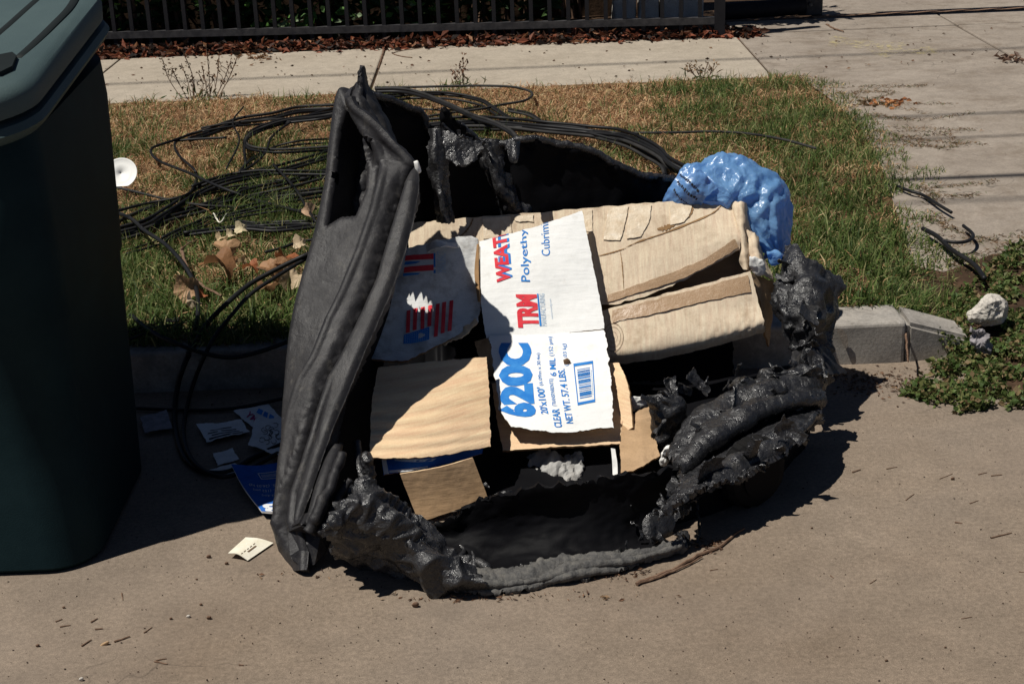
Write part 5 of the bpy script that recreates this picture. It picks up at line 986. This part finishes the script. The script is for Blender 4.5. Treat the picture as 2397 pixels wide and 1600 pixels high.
o = blob('plastic_shard', [(2195, 495), (2215, 480), (2255, 490), (2270, 510), (2240, 520), (2205, 512)], 5.42, .02, 'melted_plastic', lambda G: .012*ridged(G*30, 2), 50, 20); tag(o, 'black crumpled plastic shard on the driveway edge', 'plastic scrap')
# dead leaf mats on walk and drive
def leafpile(px0, sx, sy, nn, cols, sz, z, lab, w=None):
    P = np.array([gz(random.gauss(px0[0], sx), random.gauss(px0[1], sy), z+random.uniform(0, .015)) for k in range(nn)]); V, Fc, T = leafcloud(P, np.full(nn, sz), tints(nn, cols, w or [1]*len(cols)), .25, .5, .4); o = mesh('leaf_pile', V, Fc, 'leaf', tint=T); tag(o, lab, 'leaf pile', kind='stuff')
leafpile((2085, 240), 22, 4, 60, [(.45, .2, .08), (.3, .12, .05)], .035, CT, 'orange dry leaf clump on the walk beyond the grass corner')
leafpile((2050, 243), 30, 4, 60, [(.12, .08, .04), (.2, .12, .06)], .03, CT, 'brown dead leaf streak on the walk at the grass corner')
leafpile((2365, 137), 16, 4, 26, [(.2, .12, .08), (.12, .07, .05)], .05, CT, 'brown leaf clump on the sidewalk joint at far right')
leafpile((605, 135), 22, 4, 30, [(.26, .16, .09), (.2, .11, .06)], .05, CT, 'dry leaf clump on the sidewalk above the tall weeds')
# big dry leaves
def bigleaf(px_, py_, z, sz, rot, tilt, label, col, seedk):
    rs = random.Random(seedk); c = gz(px_, py_, z); K = 30; V = [(0, 0, 0)]
    for ring_ in (.5, 1.0):
        for k in range(K):
            a = 2*pi*k/K; lob = 1+.10*cos(5*a+seedk)+.10*cos(3*a+seedk*2)+.07*cos(11*a+1)+rs.uniform(-.08, .08); r_ = ring_*lob*sz*.5
            V.append((r_*cos(a), r_*sin(a), ring_**2*sz*(.30*cos(2*a+seedk)+.05*cos(5*a+seedk))+rs.uniform(-.04, .04)*sz))
    V = np.array(V); Mx = np.array((Matrix.Rotation(rot, 3, 'Z') @ Matrix.Rotation(tilt, 3, 'X'))); V = V@Mx.T+c
    V[:, 2] -= min(0, V[:, 2].min()-z+.0)
    Fc = [[0, 1+k, 1+(k+1) % K] for k in range(K)]+[[1+k, 1+K+k, 1+K+(k+1) % K, 1+(k+1) % K] for k in range(K)]
    t = np.array([col]*len(V))*(1+.2*fbm(V*60, 2))[:, None]; o = mesh('dry_leaf', V, Fc, 'leaf', None, True, t); tag(o, label, 'leaf', 'large dry leaves beside the left panel')
TAN = (.58, .44, .26); BRN = (.26, .13, .06); RST = (.34, .12, .05)
for k, (x, y, sz, rot, ti, lab, c) in enumerate([
    (565, 545, .045, .3, .6, 'pale cream dry leaf, uppermost left of the side panel', (.66, .56, .36)), (543, 557, .035, 1.2, .5, 'small cream leaf touching the uppermost pale leaf', (.62, .5, .32)), (520, 567, .04, 2.0, .4, 'tan curled leaf left of the cream leaves', TAN),
    (530, 615, .075, .8, .9, 'large tan curled leaf above the brown one', (.46, .28, .15)), (517, 650, .105, 1.7, .35, 'largest dark brown dry leaf in the heap', BRN), (568, 630, .045, 2.6, .8, 'small pale leaf right of the large brown leaf', TAN),
    (440, 700, .075, .2, 1.0, 'curled tan leaf leftmost on the green grass', (.45, .28, .16)), (477, 697, .03, 1.3, .6, 'small rust coloured leaf beside the leftmost curled leaf', RST), (452, 725, .05, 2.2, 1.2, 'pale leaf edge below the leftmost curled leaf', (.6, .48, .34)),
    (640, 668, .085, .9, .8, 'broad brown leaf under the arching cable', (.40, .22, .11)), (662, 655, .075, 2.9, 1.0, 'folded brown leaf in the heap next to the side panel', (.42, .22, .11)), (684, 675, .07, .5, .9, 'pale crumpled leaf touching the side panel', (.6, .46, .3)), (672, 620, .07, 1.9, .5, 'reddish leaf above the heap next to the side panel', RST),
    (705, 582, .05, .7, .5, 'cream leaf at the upper edge of the side panel', (.62, .48, .32)), (728, 515, .055, 1.1, 1.1, 'pleated pink tan leaf caught against the side panel', (.6, .4, .26)), (625, 690, .06, 2.4, .6, 'brown leaf lowest in the heap beside the cables', (.36, .2, .1)),
    (590, 640, .05, 1.4, .3, 'dark red brown leaf lying between the two leaf heaps', RST)]):
    bigleaf(x, y, .165, sz*1.05, rot, ti, lab, c, k+3)
# sticks
def stick(pts, r_, z, label, group=None, nm='twig', mat='twig'):
    P = np.array([gz(x, y, z+r_) for x, y in pts]); Q = crom(P, 24) if len(P) > 2 else lin(P, 6); Q = Q+np.stack([fbm(Q*50+k, 2) for k in (0, 3, 7)], -1)*r_*.8; V, Fc = tube(Q, np.linspace(r_, r_*.6, len(Q)), 6); o = mesh(nm, V, Fc, mat); tag(o, label, 'twig', group); return o
stick([(1490, 1366), (1530, 1350), (1580, 1330), (1625, 1303), (1680, 1280), (1720, 1250), (1742, 1236)], .0045, 0, 'long brown twig lying in front of the burnt bin wheel')
stick([(1500, 1362), (1545, 1348), (1600, 1325), (1645, 1302)], .003, .002, 'thinner twig lying along the long brown twig')
stick([(355, 540), (385, 530), (425, 505)], .008, .14, 'pale broken stick in the grass by the green bin')
stick([(425, 583), (432, 610), (450, 645), (480, 672), (520, 692)], .006, .17, 'curved grey stick crossing the green grass near the leaves')
stick([(560, 610), (600, 625), (650, 640)], .003, .18, 'thin straw stalk above the leaf heap')
stick([(425, 583), (440, 570), (460, 562)], .003, .18, 'forked thin twig end at the curved grey stick')
stick([(500, 500), (515, 520), (530, 500)], .003, .17, 'small bent straw in the grass tangle', None, 'twig', 'paper_cream')
stick([(1530, 620), (1532, 622)], .002, .1, 'tiny twig on tan box') if False else None
stick([(2117, 735), (2122, 800), (2126, 845)], .004, .08, 'rust brown stem hanging down the kerb joint')
stick([(965, 135), (940, 132), (920, 125), (945, 118), (990, 112)], .003, CT, 'thin curved twig on the sidewalk above the left panel tip')
stick([(900, 108), (893, 135), (885, 160)], .006, CT, 'crooked dark twig lying along the sidewalk joint')
stick([(1935, 57), (1950, 66), (1975, 74)], .006, CT, 'short forked twig on the walk in front of the gate bracket')
TG = [((140, 1466), (165, 1462)), ((213, 1455), (228, 1446)), ((191, 1511), (214, 1496)), ((268, 1501), (305, 1488)), ((337, 1480), (356, 1467)), ((222, 1472), (241, 1470)), ((285, 1387), (287, 1403)), ((1995, 1105), (2015, 1098)), ((2075, 1097), (2100, 1092)), ((2320, 1113), (2345, 1110)), ((2270, 1178), (2290, 1170)), ((2235, 1222), (2252, 1223)), ((2320, 1258), (2368, 1246)), ((2250, 1447), (2275, 1443)), ((2036, 1365), (2052, 1355)), ((1662, 1334), (1680, 1331)), ((130, 1454), (145, 1448)), ((362, 1547), (392, 1553)), ((1944, 1346), (1952, 1352)), ((2200, 1120), (2230, 1108)), ((1180, 1345), (1200, 1338)), ((560, 1555), (570, 1556)), ((365, 1545), (390, 1540)), ((2290, 1110), (2310, 1105)), ((2120, 1170), (2140, 1155)), ((2385, 1337), (2397, 1338))]
for k, (a, b) in enumerate(TG): stick([a, b], random.uniform(.0010, .0020), 0, 'thin short dry twig lying on the open street', 'small twigs strewn on the street')
def pebble(x, y, sz, lab, mat='twig', g='small pebbles and pods on the street'):
    w = sz; o = blob('pebble', [(x-w, y), (x-w*.5, y-w*.7), (x+w*.6, y-w*.8), (x+w, y-.1*w), (x+w*.4, y+w*.6), (x-w*.6, y+w*.5)], float(gz(x, y+sz*.5, 0)[1]), sz/1100*.8, mat, lambda G: .001*fbm(G*200, 2), 16, 8, None, True); tag(o, lab, 'pebble', g)
for (x, y, s_, m_) in ((190, 1589, 6, 'concrete_rock'), (488, 1302, 6, 'twig'), (530, 1318, 5, 'twig'), (441, 1442, 5, 'concrete_rock'), (489, 1445, 6, 'twig'), (400, 1447, 4, 'twig'), (470, 1414, 4, 'twig'), (149, 1421, 4, 'twig'), (88, 1510, 5, 'twig'), (972, 1415, 9, 'twig'), (1556, 1290, 5, 'twig'), (2230, 1120, 5, 'twig'), (1900, 1235, 3, 'twig'), (2213, 1514, 3, 'twig'), (2075, 1545, 4, 'twig'), (460, 1355, 3, 'twig')):
    pebble(x, y, s_, 'tiny pale stone on the open street' if m_ != 'twig' else 'tiny brown pebble or seed pod on the open street', m_)
# pod
o = blob('seed_pod', [(231, 1512), (240, 1504), (252, 1499), (256, 1503), (246, 1511), (234, 1515)], float(gz(243, 1508, 0)[1]), .005, 'card_flat', None, 24, 8); tag(o, 'brown pointed seed pod near the lower left street corner', 'pod')
# receipt card
rc = empty('paper_card', gz(585, 1283, 0), 'cream printed card lying bent on the sunlit street left of the bin foot', 'paper')
pts = [gz(534, 1294, .014), gz(575, 1257, .012), gz(640, 1270, .004), gz(580, 1311, .004)]
A0, A1, A2, A3 = pts
sheet('card', [[('w', *A1), ('w', *((A1+A2)/2+np.array([0, 0, .004]))), ('w', *A2)], [('w', *((A0+A1)/2)), ('w', *((A0+A1+A2+A3)/4+np.array([0, 0, .005]))), ('w', *((A2+A3)/2))], [('w', *A0), ('w', *((A0+A3)/2+np.array([0, 0, .007]))), ('w', *A3)]], 'paper_cream', .0015, 16, 20, parent=rc, key='rc')
V, Fc = rects([(.3, .7, .42, .56), (.12, .2, .2, .26), (.25, .36, .2, .26), (.42, .5, .2, .26), (.56, .66, .2, .26), (.72, .82, .2, .26)])
print_mesh('print_lines', V, Fc, 'rc', [(552, 1300), (598, 1264), (628, 1272), (580, 1305)], 'ink_brown', rc, .001)
# papers in the shade between the bins
def flatpaper(nm, quad, lab, mat, z=.006, amp=.004, key=None, cat='paper', parent=True):
    A0, A1, A2, A3 = [gz(*q, z) for q in quad]; root = empty(nm, (A0+A2)/2*np.array([1, 1, 0]), lab, cat)
    sheet('sheet', [[('w', *A0), ('w', *((A0+A1)/2)), ('w', *A1)], [('w', *A3), ('w', *((A2+A3)/2)), ('w', *A2)]], mat, .0012, 20, 26, disp=lambda G, u, v: amp*fbm(G*16, 3)+amp, ragged=.004, parent=root, key=key); return root
r1 = flatpaper('flyer', [(548, 965), (628, 948), (662, 985), (612, 1020)], 'white flyer with red lettering lying in shade by the left panel', 'paper', .006, .004, 'fly')
text('YME', 'fly', [(572, 972), (606, 998), (612, 985), (585, 962)], 'ink_magenta', r1, .02)
V, Fc = rects([(0, .28, 0, 1), (.36, .6, 0, 1), (.7, 1, 0, 1)]); print_mesh('print_lines', V, Fc, 'fly', [(600, 966), (640, 985), (642, 975), (606, 956)], 'ink_blue', r1, .001)
r2 = flatpaper('newspaper_page', [(462, 1002), (565, 988), (585, 1015), (485, 1040)], 'curled grey printed page lying left of the flyer in shade', 'paper', .006, .008, 'np1')
V, Fc = rects([(0, 1, .0, .12), (.1, .95, .3, .4), (0, .9, .6, .7), (.1, .8, .88, .96)]); print_mesh('print_lines', V, Fc, 'np1', [(490, 1030), (570, 1012), (555, 998), (485, 1008)], 'ink_black', r2, .001)
r3 = flatpaper('patterned_bag', [(600, 985), (672, 990), (668, 1078), (582, 1050)], 'pale paper bag with a curly line pattern in shade by the left panel', 'paper', .010, .01, 'pb')
cur = []
for k in range(16):
    cx, cy = random.uniform(612, 655), random.uniform(995, 1040); a = random.uniform(0, 6)
    for t_ in range(6): cur.append([(cx+7*cos(a+t_*.7), cy+6*sin(a+t_*.7)), (cx+7*cos(a+(t_+1)*.7), cy+6*sin(a+(t_+1)*.7)), (cx+5.8*cos(a+(t_+1)*.7), cy+4.8*sin(a+(t_+1)*.7)), (cx+5.8*cos(a+t_*.7), cy+4.8*sin(a+t_*.7))])
V = np.array([surf_pt('pb', *surf_uv('pb', *p), .001) for q in cur for p in q]); mesh('curly_pattern', V, [[4*k, 4*k+1, 4*k+2, 4*k+3] for k in range(len(cur))], 'ink_black', r3)
r4 = flatpaper('torn_sheet', [(500, 1065), (545, 1052), (560, 1075), (510, 1092)], 'small torn grey sheet between the cable loop and the blue carton', 'paper', .004, .004, 'ts')
r5 = flatpaper('torn_sheet', [(490, 1102), (550, 1085), (575, 1100), (520, 1118)], 'torn pale sheet partly under the cable loop', 'paper', .004, .003, 'ts2')
r6 = flatpaper('torn_sheet', [(330, 985), (390, 965), (405, 1010), (340, 1020)], 'crumpled dark grey sheet lying against the green bin', 'lint', .004, .01, 'ts3')
bc = empty('blue_carton', gz(610, 1150, 0)*np.array([1, 1, 0]), 'blue carton piece with upside down white lettering beside the left panel', 'cardboard')
sheet('panel', [[(543, 1098, 3.50), (610, 1100, 3.48), (680, 1088, 3.48)], [(570, 1150, 3.37), (625, 1155, 3.36), (690, 1148, 3.36)], [(615, 1208, 3.25), (650, 1210, 3.24), (700, 1200, 3.25)]], 'card_blue', .005, 30, 30, disp=lambda G, u, v: .003*fbm(G*8, 2)+.012, parent=bc, edge='card_white', key='bc')
text('B', 'bc', [(664, 1178), (614, 1180), (618, 1202), (664, 1200)], 'ink_white', bc, .05)
text('(30.4m)', 'bc', [(656, 1156), (612, 1158), (614, 1164), (656, 1162)], 'ink_white', bc)
text('MIL (152 µm)', 'bc', [(660, 1144), (592, 1144), (594, 1151), (660, 1151)], 'ink_white', bc)
text('LBS. (26.03 kg)', 'bc', [(660, 1131), (582, 1133), (584, 1140), (660, 1139)], 'ink_white', bc)
V, Fc = rects([(0, 1, 0, .1), (0, 1, .9, 1), (0, .04, .1, .9), (.96, 1, .1, .9)]+[(.12+k*.05, .14+k*.05, .25, .75) for k in range(16)]); print_mesh('barcode', V, Fc, 'bc', [(662, 1120), (612, 1124), (603, 1110), (662, 1102)], 'ink_white', bc)

# overhead wires: their soft shadows lie across walk and drive
for k, (yy, zz, r_) in enumerate(((6.75, 9.0, .015), (5.35, 8.2, .014), (5.15, 6.8, .010), (4.72, 5.6, .022), (4.05, 8.0, .012))):
    P = np.array([(x, yy, zz-.02*(1-(x/20)**2)) for x in np.linspace(-25, 25, 30)]); V, Fc = tube(P, r_, 6)
    tag(mesh('overhead_wire', V, Fc, 'cable', None, True, None, (0, yy, zz-.1)), 'overhead utility wire whose soft shadow crosses the sidewalk and driveway', 'wire', 'overhead wires above the walk')
